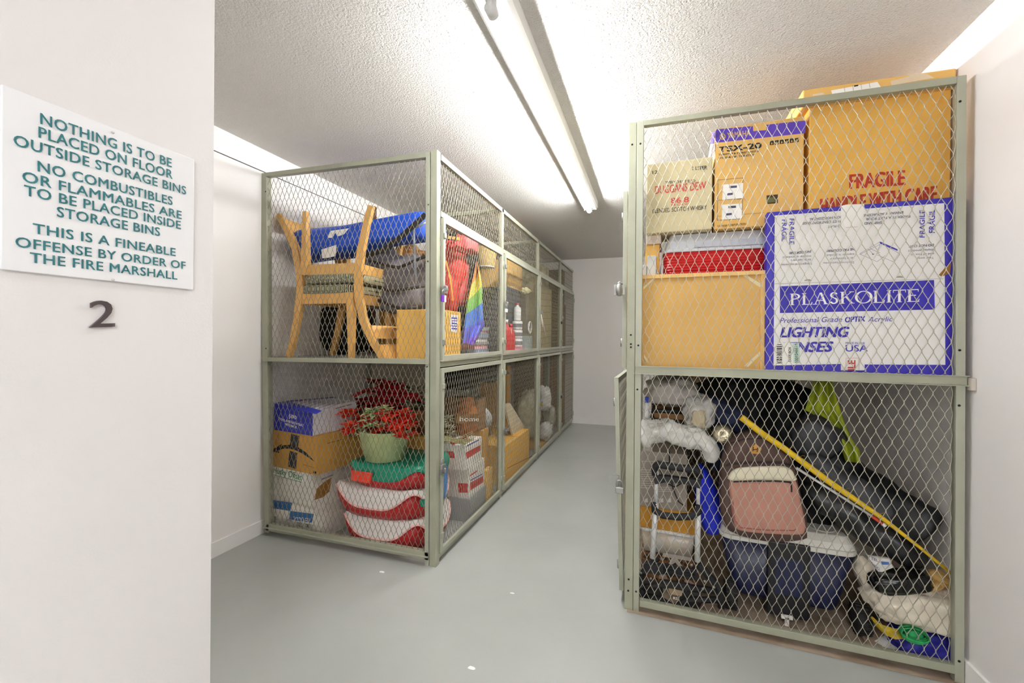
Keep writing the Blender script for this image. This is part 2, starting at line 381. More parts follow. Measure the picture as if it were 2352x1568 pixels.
# ------------------------------------------------------------------ woven wire panels
def mesh_panel(name, O, U, W, parent, m=WIRE, r=.00125, phase=0., sides=4):
    """diamond wire: zigzag wires touching at their bends; O corner, U and W edge vectors"""
    O, U, W = V(O), V(U), V(W); w, h = U.length, W.length; u, v = U.normalized(), W.normalized(); n = u.cross(v)
    px, pz, fl = .0175, .078, .005
    nw = int(w / px) + 1; nh = int(h / (pz / 2)) + 2
    vs = []; fs = []; vo = 0
    un, vn, nn, on = (np.array(k) for k in (u, v, n, O))
    for k in range(nw):
        xc = (k + .5) * px
        pts = []
        for j in range(-1, nh):
            sgn = 1 if (j + k) % 2 else -1
            zc = (j + phase) * pz / 2; x = xc + sgn * (px / 2 - r * .5)
            for dz in (-fl, fl):
                z = zc + dz
                pts.append((min(max(x, .001), w - .001), min(max(z, 0), h), (r * .6 if dz > 0 else -r * .6) * (1 if k % 2 else -1)))
        p = np.array(pts); keep = np.ones(len(p), bool)
        keep[1:] = np.abs(p[1:, 1] - p[:-1, 1]) > 1e-6; p = p[keep]
        if len(p) < 2: continue
        base = on + p[:, :1] * un + p[:, 1:2] * vn + p[:, 2:] * nn
        ring = []
        for q in range(sides):
            a = 2 * PI * (q + .5) / sides; ring.append(base + (un * math.cos(a) + nn * math.sin(a)) * r * 1.15)
        ring = np.stack(ring, 1).reshape(-1, 3); vs.append(ring); L = len(p)
        i = np.arange(L - 1)[:, None] * sides; q = np.arange(sides)[None, :]; q2 = (q + 1) % sides
        f = np.stack([i + q, i + q2, i + sides + q2, i + sides + q], -1).reshape(-1, 4) + vo; fs.append(f); vo += L * sides
    vs = np.concatenate(vs); fs = np.concatenate(fs)
    b = np.array(BASE[parent.name]); me = bpy.data.meshes.new(name)
    me.vertices.add(len(vs)); me.vertices.foreach_set('co', (vs - b).astype(np.float32).ravel())
    me.loops.add(fs.size); me.loops.foreach_set('vertex_index', fs.ravel().astype(np.int32))
    me.polygons.add(len(fs)); me.polygons.foreach_set('loop_start', np.arange(0, fs.size, 4, dtype=np.int32)); me.polygons.foreach_set('loop_total', np.full(len(fs), 4, np.int32))
    me.polygons.foreach_set('use_smooth', np.ones(len(fs), bool))
    me.materials.append(m); me.update(calc_edges=True); me.validate()
    o = bpy.data.objects.new(name, me); COL.objects.link(o); o.parent = parent; BASE[o.name] = BASE[parent.name]
    return o
def member(name, f, pts, thick, parent, m=SAGE, n=V((0, 1, 0)), bevel=.0015):
    mb = MB(); mb.prism([f(p) for p in pts], n * thick); return mb.build(name, m, parent, bevel=bevel)
def angle_lip(name, f, a, b, out, parent, m=SAGE2, n=V((0, -1, 0))):
    A, B = f(a), f(b); mb = MB(); mb.obox(A, B - A, n * out, V((0, 0, .003))); return mb.build(name, m, parent)
def rivets(f, pts, parent, r=.004, m=HOLE, n=V((0, -1, 0)), name='bolt_hole'):
    for p in pts:
        c = f(p); mb = MB(); a, b = ortho(n); mb.tube([c + n * -.002, c + n * .0015], r, 8); mb.build(name, m, parent)
# ---------------- left row: four bays against the left wall
ys = [YF] + [ps((px, 784)).y for px in (1153, 1236, 1287)] + [YFAR - .02]
z_tr = [ps((1008, 481)).z, ps((1008, 494)).z]; z_mid = [1.098, 1.118]
bays = []
BAYLAB = ['first wire storage locker of the left row, chairs and stacked boxes inside', 'second wire storage locker of the left row, red and white bottles inside',
          'third wire storage locker of the left row, holding planks and white bags', 'last wire storage locker of the left row, beside the far wall']
for i in range(4):
    y0, y1 = ys[i], ys[i + 1]
    t = thing('storage_locker', BAYLAB[i], 'storage locker', V(((XWL + XL1) / 2, (y0 + y1) / 2, 0)), 'wire lockers of the left row'); bays.append(t)
    xa = XWL + .004
    if i == 0:
        member('post', pl, [(597, 398), (611, 396), (617, 1224), (606.5, 1222)], .04, t)
        member('top_rail', pl, [(611, 396), (978, 349), (978, 361), (611, 405)], .035, t)
        member('shelf_rail', pl, [(614, 821), (976, 824), (976, 836), (614, 829)], .035, t)
        angle_lip('shelf_lip', pl, (603, 829), (986, 836), .012, t, SAGE2)
        member('base_rail', pl, [(612, 1203), (984, 1269), (984, 1287), (610, 1218)], .035, t)
        angle_lip('base_lip', pl, (606, 1210), (984, 1279), .014, t, SAGE2)
        member('stile', pl, [(978, 349), (987, 347), (984, 1301), (975, 1299)], .02, t, SAGE2)
        member('post', pl, [(989, 345), (1004, 343), (1001, 1304), (986, 1301)], .042, t)
        rivets(pl, [(610, 440), (611, 800), (984, 470), (983, 600), (981, 842), (981, 1270)], t, .004)
        a, b = pl((613, 1206)), pl((613, 829)); c, d = pl((977, 826)), pl((977, 836))
        for z0, z1 in ((.045, 1.10), (1.125, 2.262)):
            mesh_panel('mesh_panel', V((xa + .03, YF + .012, z0)), V((XL1 - xa - .075, 0, 0)), V((0, 0, z1 - z0)), t, WIREL)
        # side members of the row, this bay
    else:
        mb = MB(); mb.box((XL1 - .015, y0, HT / 2), (.03, .045, HT)); mb.build('post', SAGE, t, bevel=.002)
        mesh_panel('partition_mesh', V((xa, y0, .05)), V((XL1 - xa - .03, 0, 0)), V((0, 0, HT - .06)), t, WIREL, r=.001, sides=3)
        mb = MB(); mb.box(((xa + XL1) / 2, y0, HT - .015), (XL1 - xa, .03, .03)); mb.box((xa + .015, y0, HT / 2), (.03, .03, HT)); mb.build('partition_frame', SAGE, t)
    ya = y0 + (.044 if i == 0 else .024); yb = y1 - .022
    for nm, zz, th in (('top_rail', (HT - .032, HT), .03), ('transom', (z_tr[1], z_tr[0]), .035), ('shelf_rail', (z_mid[0], z_mid[1] + .012), .035), ('base_rail', (.022, .05), .035)):
        mb = MB(); mb.box((XL1 - th / 2, (ya + yb) / 2, sum(zz) / 2), (th, yb - ya, zz[1] - zz[0])); mb.build(nm, SAGE, t, bevel=.0015)
    mb = MB(); mb.obox((XL1, ya, z_mid[1] + .012), (.014, 0, 0), (0, yb - ya, 0), (0, 0, .003)); mb.build('shelf_lip', SAGE2, t)
    mb = MB(); mb.obox((xa, ya, 1.118), (XL1 - xa - .036, 0, 0), (0, yb - ya, 0), (0, 0, .012)); mb.build('shelf', DECK, t)
    mesh_panel('transom_mesh', V((XL1 - .015, ya, z_tr[0])), V((0, yb - ya, 0)), V((0, 0, HT - .032 - z_tr[0])), t, WIREL, r=.0011 if i else .00125, sides=4 if i == 0 else 3)
    for tier, (z0, z1) in enumerate(((.055, 1.092), (1.138, z_tr[1] - .006))):
        mb = MB(); a, b = ya + .004, yb - .004; x = XL1 + .004; w = .026
        for (p, q) in (((a, z0), (a + w, z1)), ((b - w, z0), (b, z1)), ((a + w, z0), (b - w, z0 + w)), ((a + w, z1 - w), (b - w, z1))):
            mb.box((x, (p[0] + q[0]) / 2, (p[1] + q[1]) / 2), (.02, q[0] - p[0], q[1] - p[1]))
        d = mb.build('door', SAGE2, t, bevel=.0015)
        mesh_panel('door_mesh', V((x - .006, a + w, z0 + w)), V((0, b - a - 2 * w, 0)), V((0, 0, z1 - z0 - 2 * w)), d, WIREL, r=.001 if i else .0012, sides=4 if i == 0 else 3)
        mb = MB(); zc = (z0 + z1) / 2 - (.0 if tier else .05); mb.box((x + .014, a + .012, zc), (.006, .06, .045)); mb.tube([V((x + .014, a - .004, zc - .012)), V((x + .034, a - .004, zc - .012)), V((x + .034, a - .004, zc + .012)), V((x + .014, a - .004, zc + .012))], .004, 6)
        mb.build('hasp', STEEL, d)
        for zz in (z0 + .1, z1 - .1):
            mb = MB(); mb.tube([V((x + .012, b - .004, zz - .03)), V((x + .012, b - .004, zz + .03))], .006, 8); mb.build('hinge', SAGE, d)
            mb = MB(); mb.box((x + .014, a + .008, zz), (.012, .022, .03)); mb.build('door_stop', STEEL if tier else SAGE, d, bevel=.003)
# ---------------- right cage
t = RC = thing('storage_locker', 'wire storage locker in front on the right, boxes above and a cooler below', 'storage locker', V((.5, 2.6, 0)), 'wire lockers of the right row')
NB = -RN
member('post', pr, [(1445, 281), (1462, 280), (1453, 1406), (1434, 1403)], .04, t, n=NB)
member('stile', pr, [(1463, 280), (1479, 277), (1467, 1410), (1454, 1407)], .022, t, SAGE2, n=NB)
member('stile', pr, [(2199, 174), (2221, 171), (2215, 1584), (2193, 1580)], .03, t, SAGE2, n=NB)
member('top_rail', pr, [(1479, 277), (2199, 174), (2199, 191), (1479, 288)], .03, t, n=NB)
member('shelf_rail', lambda p: pr(p, -.003), [(1459, 841), (2222, 864.5), (2222, 885), (1459, 858)], .035, t, SAGE, n=NB)
angle_lip('shelf_lip', pr, (1459, 841), (2224, 864.5), .010, t, SAGE2, n=RN); angle_lip('shelf_lip', pr, (1456, 858), (2226, 887), .010, t, SAGE2, n=RN)
member('base_rail', pr, [(1469, 1379), (2194, 1529), (2194, 1548), (1469, 1393)], .03, t, SAGE, n=NB)
rivets(pr, [(1452, 332), (1449, 769), (1449, 790), (1449, 797), (1444, 1330), (1443, 1356), (1471, 330), (1466, 793), (1464, 894), (1461, 1358), (2205, 233), (2204, 804), (2203, 931), (2203, 1518), (2038, 871), (2059, 871)], t, .0045, n=RN)
def ring_z(px, py): return pr((px, py)).z
zA, zB = ring_z(1800, 239) - .006, ring_z(1800, 852)
zC, zD = ring_z(1800, 868), ring_z(1800, 1455)
o = R0 + RU * .045 - RN * .012
for z0, z1 in ((zD, zC), (zB, zA)):
    mesh_panel('mesh_panel', V((o.x, o.y, z0)), RU * ((R1 - R0).length - .075), V((0, 0, z1 - z0)), t, r=.0014, phase=.3)
mb = MB(); zs = ring_z(1800, 868) ; mb.add([V((R0.x, R0.y + .04, zs)), V((R1.x, R1.y + .04, zs)), V((R1.x, 3.2, zs)), V((R0.x, 3.2, zs)), V((R0.x, R0.y + .04, zs + .012)), V((R1.x, R1.y + .04, zs + .012)), V((R1.x, 3.2, zs + .012)), V((R0.x, 3.2, zs + .012))], [(3, 2, 1, 0), (4, 5, 6, 7), (0, 1, 5, 4), (1, 2, 6, 5), (2, 3, 7, 6), (3, 0, 4, 7)])
mb.build('shelf', DECK, t)
ZR = zs + .0125
YP = 3.24
c = P(2231, 882, x=XW - .008); mb = MB(); mb.box(c, (.014, .03, .045)); mb.build('wall_bracket', mat('shaded_bracket', 'BDB5AA', .5), t, bevel=.002)  # beige tone carries the shade beside the wall
for nm, zz in (('top_rail', (HT - .032, HT)), ('transom', (1.98, 2.01)), ('shelf_rail', (zs - .02, zs + .012)), ('base_rail', (.022, .05))):
    mb = MB(); mb.box((R0.x + .015, (2.16 + YP) / 2, sum(zz) / 2), (.03, YP - 2.16, zz[1] - zz[0])); mb.build(nm, SAGE, t, bevel=.0015)
mb = MB(); mb.box((R0.x + .015, YP, HT / 2), (.03, .045, HT)); mb.box((R1.x - .015, YP, HT / 2), (.03, .03, HT)); mb.build('post', SAGE, t)
mesh_panel('partition_mesh', V((R0.x + .03, YP, .05)), V((R1.x - R0.x - .05, 0, 0)), V((0, 0, HT - .06)), t)
mesh_panel('transom_mesh', V((R0.x + .015, 2.16, 2.01)), V((0, YP - 2.18, 0)), V((0, 0, .245)), t)
for tier, (z0, z1) in enumerate(((.055, zs - .03), (zs + .02, 1.975))):
    open_ = .035 if tier == 0 else 0.
    mb = MB(); a, b, w = 2.165, YP - .03, .026
    sh = lambda y, z: V((R0.x - .006 - open_ * (b - y) / (b - a) * (z / z1), y, z))
    for (p, q) in (((a, z0), (a + w, z1)), ((b - w, z0), (b, z1)), ((a + w, z0), (b - w, z0 + w)), ((a + w, z1 - w), (b - w, z1))):
        k = [sh(p[0], p[1]), sh(q[0], p[1]), sh(q[0], q[1]), sh(p[0], q[1])]; mb.prism(k, V((-.02, 0, 0)))
    d = mb.build('door', SAGE2, t)
    mesh_panel('door_mesh', sh(a, z0) + V((-.008, 0, 0)), sh(b, z0) - sh(a, z0), sh(a, z1) - sh(a, z0), d)
    yz = (2.18, ring_z(1440, 662)) if tier else (2.18, ring_z(1434, 1112))
    mb = MB(); c = sh(*yz) + V((-.022, 0, 0)); mb.box(c + V((-.012, -.022, .0)), (.05, .004, .05)); mb.box(c + V((0, -.01, 0)), (.006, .03, .05)); mb.build('hasp', STEEL, d)
    for zz in (z0 + .12, z1 - .12):
        mb = MB(); mb.tube([sh(a + .01, zz - .02) + V((-.022, 0, 0)), sh(a + .01, zz + .02) + V((-.022, 0, 0))], .006, 8); mb.build('door_stop', STEEL, d)
# second locker of the right row, only its dim back part shows through the wire
t = thing('storage_locker', 'second wire locker of the right row, half hidden behind the first', 'storage locker', V((.5, 3.9, 0)), 'wire lockers of the right row')
mb = MB()
for x in (R0.x + .015, R1.x - .015): mb.box((x, 4.45, HT / 2), (.03, .04, HT))
mb.build('post', SAGE, t)
mb = MB(); mb.obox((R0.x, 3.27, zs), (R1.x - R0.x, 0, 0), (0, 1.16, 0), (0, 0, .012)); mb.build('shelf', DECK, t)
mesh_panel('partition_mesh', V((R0.x + .03, 4.45, .05)), V((R1.x - R0.x - .05, 0, 0)), V((0, 0, HT - .06)), t, sides=3)
mesh_panel('door_mesh', V((R0.x, 3.28, .05)), V((0, 1.14, 0)), V((0, 0, HT - .06)), t, sides=3)
mb = MB(); mb.box((R0.x + .015, 3.86, HT - .016), (.03, 1.2, .032)); mb.box((R0.x + .015, 3.86, .036), (.03, 1.2, .03)); mb.build('rail', SAGE, t)
# ------------------------------------------------------------------ left lockers, first bay, upper shelf
WOOD = mat('honey_wood', 'D9A65A', .42, var=.10, scale=7, bump=.03, bscale=50, coat=.15)
STRIPE = mat('striped_seat_fabric', '2E352A', .85, kind='wave', scale=26, col2='BDB693')
ZS = 1.1305
def seg_px(f, pts): return [f(p) for p in pts]
def chair_parts(root):
    for y in (-.2, .2):
        m = MB(); cl = [(-.29, 0), (-.255, .12), (-.222, .26), (-.20, .42), (-.205, .54), (-.245, .70), (-.315, .83), (-.385, .925)]
        wd_ = [.034, .04, .046, .05, .05, .046, .04, .034]; a = []; b = []
        for i, (x, z) in enumerate(cl):
            d = V((cl[min(i + 1, 7)][0] - cl[max(i - 1, 0)][0], 0, cl[min(i + 1, 7)][1] - cl[max(i - 1, 0)][1])).normalized(); n = V((d.z, 0, -d.x)) * wd_[i] / 2
            a.append(V((x, y - .014, z)) + n); b.append(V((x, y - .014, z)) - n)
        for i in range(7): m.prism([a[i], a[i + 1], b[i + 1], b[i]], V((0, .028, 0)))
        m.build('rear_post', WOOD, root, local=True)
        m = MB(); t_, b_ = .024, .0155; zt_, zb_ = .405, 0
        m.hexa([V((.19 + sx * b_, y + sy * b_, zb_)) for sx, sy in ((-1, -1), (1, -1), (1, 1), (-1, 1))] + [V((.185 + sx * t_, y + sy * t_, zt_)) for sx, sy in ((-1, -1), (1, -1), (1, 1), (-1, 1))])
        m.build('front_leg', WOOD, root, bevel=.003, local=True)
    m = MB()
    for y in (-.2, .2): m.box((0, y, .372), (.36, .022, .065))
    m.box((.19, 0, .372), (.022, .38, .065)); m.box((-.19, 0, .372), (.022, .38, .065)); m.build('apron', WOOD, root, bevel=.002, local=True)
    for nm, z0, z1, xo in (('top_rail', .835, .925, -.352), ('back_slat', .72, .80, -.285)):
        m = MB(); rs = []
        for k in range(9):
            y = -.2 + .05 * k; x = xo - .03 * (1 - ((k - 4) / 4) ** 2); sl = .045 if nm == 'top_rail' else .03
            rs.append([V((x - .01, y, z0)), V((x + .01, y, z0)), V((x + .01 - sl, y, z1)), V((x - .01 - sl, y, z1))])
        m.rings(rs, True, True); m.build(nm, WOOD, root, local=True)
    m = MB(); m.blob((0, 0, .43), (.215, .222, .034), nu=40, nv=12, amp=0, e=.34); m.build('seat_cushion', STRIPE, root, local=True)
chA = thing('dining_chair', 'honey-coloured wooden dining chair standing upright on the shelf, striped seat', 'chair', V((-1.945, 2.45, ZS)), 'stacked wooden dining chairs')
chair_parts(chA)
chB = thing('dining_chair', 'honey-coloured wooden dining chair upside down on top of the upright one', 'chair', V((-1.915, 2.442, ZS + .925)), 'stacked wooden dining chairs')
for ch in list(chA.children):
    c = ch.copy(); COL.objects.link(c); c.parent = chB
chB.rotation_euler = (0, PI, math.radians(1.5))

BLUE = mat('blue_tarpaulin', '1E4FC0', .5, var=.12, scale=6, bump=.12, bscale=22)
m = MB(); rs = []
cs = [((694, 540), (694, 602), .10), ((700, 531), (702, 603), .13), ((735, 528), (737, 597), .14), ((775, 526), (777, 593), .14), ((812, 521), (814, 590), .13), ((850, 514), (852, 577), .13), ((890, 505), (892, 563), .12), ((930, 496), (932, 558), .11), ((968, 488), (970, 556), .10), ((990, 487), (992, 548), .07)]
for i, (a, b, dd) in enumerate(cs):
    y = 2.45 + .01 * i; A, B = P(*a, y=y), P(*b, y=y); c = (A + B) / 2; hh = (A.z - B.z) / 2; ring = []
    for k in range(20):
        t = 2 * PI * k / 20; sg = lambda q: math.copysign(abs(q) ** .6, q)
        w = 1 + .10 * noise.noise(V((i * .9, k * .7, 3)))
        ring.append(c + V((.01 * noise.noise(V((i, k * .5, 9))), dd * sg(math.cos(t)) * w, hh * sg(math.sin(t)) * w)))
    rs.append(ring)
m.rings(rs, True, True, True); bag = m.build('tarpaulin_bag', BLUE, sub=1)
tag(bag, 'long bright blue tarpaulin bag lying across the upturned chair', 'bag')
f = Face(P(740, 560, y=2.325), V((1, 0.02, 0)), V((0, 0, 1)))
f.poly([(738, 573), (773, 562), (771, 588), (752, 592), (740, 593)], WHITE, 4); f.poly([(752, 546), (759, 530), (802, 524), (790, 538), (775, 543), (770, 534), (764, 546)], WHITE, 4); f.done(bag, 'patch')
m = MB(); m.strip([P(978, 492, y=2.36), P(950, 518, y=2.325), P(920, 545, y=2.315), P(880, 574, y=2.31), P(835, 589, y=2.315)], .035, .004, V((0, -1, 0))); m.build('strap', mat('black_webbing', '26221F', .8), bag)
GREYV = mat('grey_vinyl', '6C686B', .5, var=.15, scale=9, bump=.08, bscale=14)
m = MB(); c = P(905, 648, y=2.66); m.blob(c, (.27, .16, .21), Matrix.Rotation(math.radians(18), 3, 'Y'), amp=.28, fr=2.2, seed=4, e=.75, fine=.03)
gb = m.build('vinyl_bag', GREYV); tag(gb, 'slumped dark grey vinyl bag with ribs, below the blue bag', 'bag')
for i, (q0, q1, q2) in enumerate((((846, 655), (900, 668), (985, 655)), ((850, 600), (915, 615), (985, 585)), ((868, 690), (920, 708), (960, 706)))):
    m = MB(); m.tube([P(*q0, y=2.47), P(*q1, y=2.44), P(*q2, y=2.47)], .011, 8); m.build('rib', mat('dark_grey_tube', '3B3836', .5), gb)
m = MB(); m.tube([P(950, 525, y=2.36), P(955, 650, y=2.36)], .007, 8); m.tube([P(950, 525, y=2.36), P(980, 510, y=2.38)], .007, 8)
tag(m.build('tent_pole', mat('pale_grey_pole', '9AA3AE', .3, .5)), 'thin pale grey pole standing before the grey vinyl bag', 'pole')
GOLD = mat('gold_brown_cloth', 'A97432', .6, var=.3, scale=14, col2='3A2A1C')
m = MB(); m.blob(P(940, 590, y=2.88), (.12, .10, .08), amp=.35, seed=8); m.blob(P(970, 620, y=2.86), (.09, .08, .07), amp=.4, seed=9); tag(m.build('rolled_cloth', GOLD), 'gold and brown patterned cloth bundle behind the grey bag', 'cloth')
BLK = mat('black_fabric', '0F0F12', .75, var=.2, scale=8, bump=.1, bscale=30)
m = MB(); c = P(848, 765, y=2.95); m.blob((c.x - .1, 2.80, ZS + .21), (.20, .14, .21), amp=.2, seed=2, e=.7, flatz=-.21); tag(m.build('duffel_bag', BLK), 'black duffel bag at the back of the shelf below the chair seats', 'bag')
m = MB(); m.bar(P(858, 475, y=3.1), V((P(858, 475, y=3.1).x, 3.1, ZS)), .04, .03, V((0, 1, 0))); tag(m.build('dark_board', mat('dark_brown_wood', '5C3A22', .6), None), 'narrow dark brown board standing upright behind the blue bag', 'board')
A = P(880, 800, y=3.05); zt_ = P(900, 478, y=3.05).z
tag(carton('cardboard_box', '', '', V((A.x, 2.99, ZS)), V((-1.64, 2.99, ZS)), .355, .22, CARD3, seam=False)[0], 'brown cardboard box at the back behind the grey vinyl bag', 'box')
# box in the front corner
A = P(910, 817, y=2.31); A.z = ZS + .0005; B = V((-1.19, 2.31, ZS + .0005)); h = P(910, 711, y=2.31).z - A.z
o, fr, rt, tp = carton('cardboard_box', 'plain brown cardboard box in the shelf corner beside the chairs', 'box', A, B, h, .30, CARD)
rt.poly([(1034, 722), (1052, 724), (1050, 764), (1034, 760)], WHITE); 
for k in range(5): rt.line((1037, 730 + 6 * k), (1050, 731 + 6 * k), 2 if k % 2 else 3, BLUEINK, 2)
for k in range(7): rt.line((1019 + 5 * k, 712), (1021 + 5 * k, 813), .7, mat('cardboard_flute', 'A27A3C', .8), 1)
rt.done(o, 'shipping_label')
fr.poly([(932, 735), (962, 735), (960, 752), (934, 752)], CARD2); fr.done(o, 'scuffed_patch')
# things near the aisle door
REDN = mat('red_nylon', 'C23A33', .5, var=.1, scale=8, bump=.1, bscale=20)
CORAL = mat('coral_nylon', 'E0696A', .5, var=.08, scale=8, bump=.08, bscale=20)
XD = -1.33
m = MB(); m.blob(P(1042, 610, x=XD), (.07, .11, .17), amp=.15, seed=1, e=.7); v1 = m.build('life_vest', REDN); tag(v1, 'red life vest hanging just inside the first upper door', 'life vest', 'life vests in the first locker')
m = MB(); m.blob(P(1036, 665, x=XD), (.05, .07, .16), amp=.15, seed=5, e=.7); m.build('tail', REDN, v1)
m = MB(); m.strip([P(1024, 600, x=XD + .075), P(1034, 640, x=XD + .075), P(1040, 690, x=XD + .075)], .025, .004, V((1, 0, 0))); m.strip([P(1020, 544, x=XD + .06), P(1056, 548, x=XD + .06)], .02, .004, V((1, 0, 0))); m.build('strap', mat('orange_webbing', 'D9862F', .7), v1)
m = MB(); m.blob(P(1073, 560, x=XD + .02), (.06, .12, .075), amp=.15, seed=6, e=.6); v2 = m.build('life_vest', CORAL); tag(v2, 'coral pink life vest next to the red one, padded top and long tail', 'life vest', 'life vests in the first locker')
m = MB(); m.blob(P(1061, 645, x=XD + .02), (.04, .06, .18), Matrix.Rotation(math.radians(-6), 3, 'X'), amp=.12, seed=7, e=.7); m.build('tail', CORAL, v2)
m = MB(); m.blob(P(1062, 610, x=XD - .18), (.10, .22, .26), amp=.2, seed=12, e=.7); tag(m.build('jacket', BLK), 'black jacket hanging behind the life vests', 'jacket')
m = MB()
for k in range(4): m.tube([P(1014 + 9 * k, 512 + 3 * k, x=-1.2), P(1022 + 9 * k, 530 + 3 * k, x=-1.22), P(1018 + 9 * k, 545 + 3 * k, x=-1.24)], .004, 6)
m.tube([P(1010, 514, x=-1.2), P(1060, 538, x=-1.2)], .005, 6); tag(m.build('hanger_rack', STEEL), 'bunch of wire hangers at the top of the first upper door', 'hangers')
RB = [mat('flag_' + n, c, .6) for n, c in (('red', 'C84A42'), ('orange', 'DD8A3C'), ('yellow', 'E6D95C'), ('green', '7DB65A'), ('blue', '4F7FD0'), ('indigo', '5A62C8'), ('purple', '7A55B8'))]
m = MB(); L = [(1095, 600), (1080, 660), (1071, 700), (1066, 745), (1061, 788)]; Rr = [(1097, 604), (1107, 650), (1108, 700), (1112, 748), (1088, 793)]
def lerp(a, b, t): return tuple(p + (q - p) * t for p, q in zip(a, b))
def fl(u, v):
    k = min(int(v * 4), 3); t = v * 4 - k; a = lerp(L[k], L[k + 1], t); b = lerp(Rr[k], Rr[k + 1], t); q = lerp(a, b, u); return P(*q, x=-1.215 + .02 * math.sin(u * 9) - .01 * v)
nv, nu = 100, 30; m.grid(fl, nu, nv); 
for j in range(nv):
    for i in range(nu): m.m[j * nu + i] = max(0, min(6, int((j / nv) * 5.2 + (1 - i / nu) * -.8 + 1.6)))
tag(m.build('rainbow_flag', RB, solid=.002), 'rainbow striped flag draped down inside the first upper door', 'flag')
LSH = mat('tan_lampshade_cloth', 'C0A468', .8, var=.06, bump=.05, bscale=90)
c = P(1114, 592, x=-1.42); m = MB(); m.lathe([(.085, -.085), (.115, .085), (.112, .085), (.082, -.085)], c, 28, caps=False); ls = m.build('lampshade', LSH); tag(ls, 'tan drum lampshade behind the rainbow flag', 'lampshade')
m = MB(); m.lathe([(.087, -.088), (.087, -.080), (.084, -.080), (.084, -.088)], c, 28, caps=False); m.build('rim', WHITE, ls)
m = MB(); c = P(1122, 690, x=-1.45); m.blob((c.x, min(c.y, ys[1] - .22), ZS + .32), (.17, .17, .13), amp=.15, seed=14, e=.6); tag(m.build('duffel_bag', mat('charcoal_canvas', '3A3B42', .8, var=.2, bump=.1)), 'charcoal canvas bag below the tan lampshade', 'bag')
MAG = [mat('magazine_' + n, c, .5) for n, c in (('white', 'D8D8D6'), ('blue_grey', '8C99AE'), ('pink', 'D8A0A4'), ('grey', 'A9AAAC'))]
z = ZS + .0005; y0 = P(1094, 800, x=-1.24).y
for k in range(8):
    hh = .020 + .008 * (k % 3); m = MB(); m.box((-1.37 + .01 * (k % 2), y0 + .15, z + hh / 2), (.22, .28 - .01 * (k % 3), hh)); z += hh + .0004
    tag(m.build('magazine_stack', MAG[k % 4]), ['white bundle of papers at the bottom of the stack behind the flag', 'blue grey folder lying second in the stack behind the flag', 'pink folder low in the stack behind the flag', 'grey folder in the middle of the stack behind the flag', 'white bundle in the middle of the stack behind the flag', 'blue grey folder high in the stack behind the flag', 'pink folder near the top of the stack behind the flag', 'grey folder on top of the stack behind the flag'][k], 'folder', 'papers stacked in the first locker')
# ------------------------------------------------------------------ left lockers, first bay, floor
zf = .001
def Az(p, y): return P(p[0], p[1], y=y)
LB = mat('blue_band_print', '2F639C', .5)
# white file box at the bottom
A = P(633, 1204, y=2.245); A.z = zf; B = P(738, 1226, y=2.215); B.z = zf
o, fr, rt, tp = carton('file_box', 'white file storage box at the bottom of the box stack, blue banded lid', 'box', A, B, .135, .36, OFFW, seam=False)
Wn = (B - A).normalized(); Dn = V((-Wn.y, Wn.x, 0)); zl = .09
m = MB(); m.obox(A + Wn * -.02 - Dn * .02 + V((0, 0, .095)), Wn * ((B - A).length - .012), Dn * .38, V((0, 0, .092))); lid = m.build('lid', OFFW, o, bevel=.003)
lf = Face(A - Dn * .02, Wn, V((0, 0, 1)))
lf.poly([(621, 1147), (671, 1154), (667, 1173), (620, 1166)], LB); lf.poly([(667, 1173), (721, 1180), (716, 1200), (664, 1192)], LB)
lf.text('REPLICOL', (712, 1189), (675, 1184), (0, 11), LB, .02); lf.text('REPLICOL', (712, 1190), (674, 1186), (-1, 12), WHITE, .02)
lf.done(lid)
for st, a, b, c in (('2/3', (660, 1194), (667, 1196), 5), ('THIS', (682, 1203), (694, 1205), 5), ('SIDE UP', (681, 1210), (696, 1213), 6), ('OK', (702, 1210), (710, 1212), 8)): fr.text(st, a, b, c, mat('grey_ink', '5A564E', .7))
fr.done(o)
# paper carton
zf2 = .189
A = P(629, 1152, y=2.26); dz = zf2 - A.z; A = V((P(629, 1152, y=2.26).x, 2.26, zf2)); B = V((P(718, 1157, y=2.225).x, 2.225, zf2))
h = P(629, 1070, y=2.26).z - zf2
o, fr, rt, tp = carton('paper_carton', 'white offset paper carton with a torn side, second from the bottom', 'box', A, B, h, .36, OFFW)
fr.poly([(625, 1067), (629, 1065), (707, 1086), (704, 1111), (696, 1106), (625, 1092)], WHITE)
GRN = mat('green_ink', '2F8A52', .6)
fr.text('Husky Offset', (628, 1085), (693, 1103), (1, -14), GRN, .008, .0); fr.line((627, 1090), (693, 1107), 1.2, GRN, 2)
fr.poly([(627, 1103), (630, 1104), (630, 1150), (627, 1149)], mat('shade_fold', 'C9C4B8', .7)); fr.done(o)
rt.poly([(723, 1148), (727, 1122), (745, 1106), (762, 1096), (757, 1128), (743, 1141)], mat('torn_kraft', '9A6A2A', .9, var=.15), 1.5); rt.line((738, 1101), (765, 1090), 3, mat('pale_grey_band', '8E8E90', .6)); rt.done(o, 'torn_hole')
zf3 = zf2 + h + .001
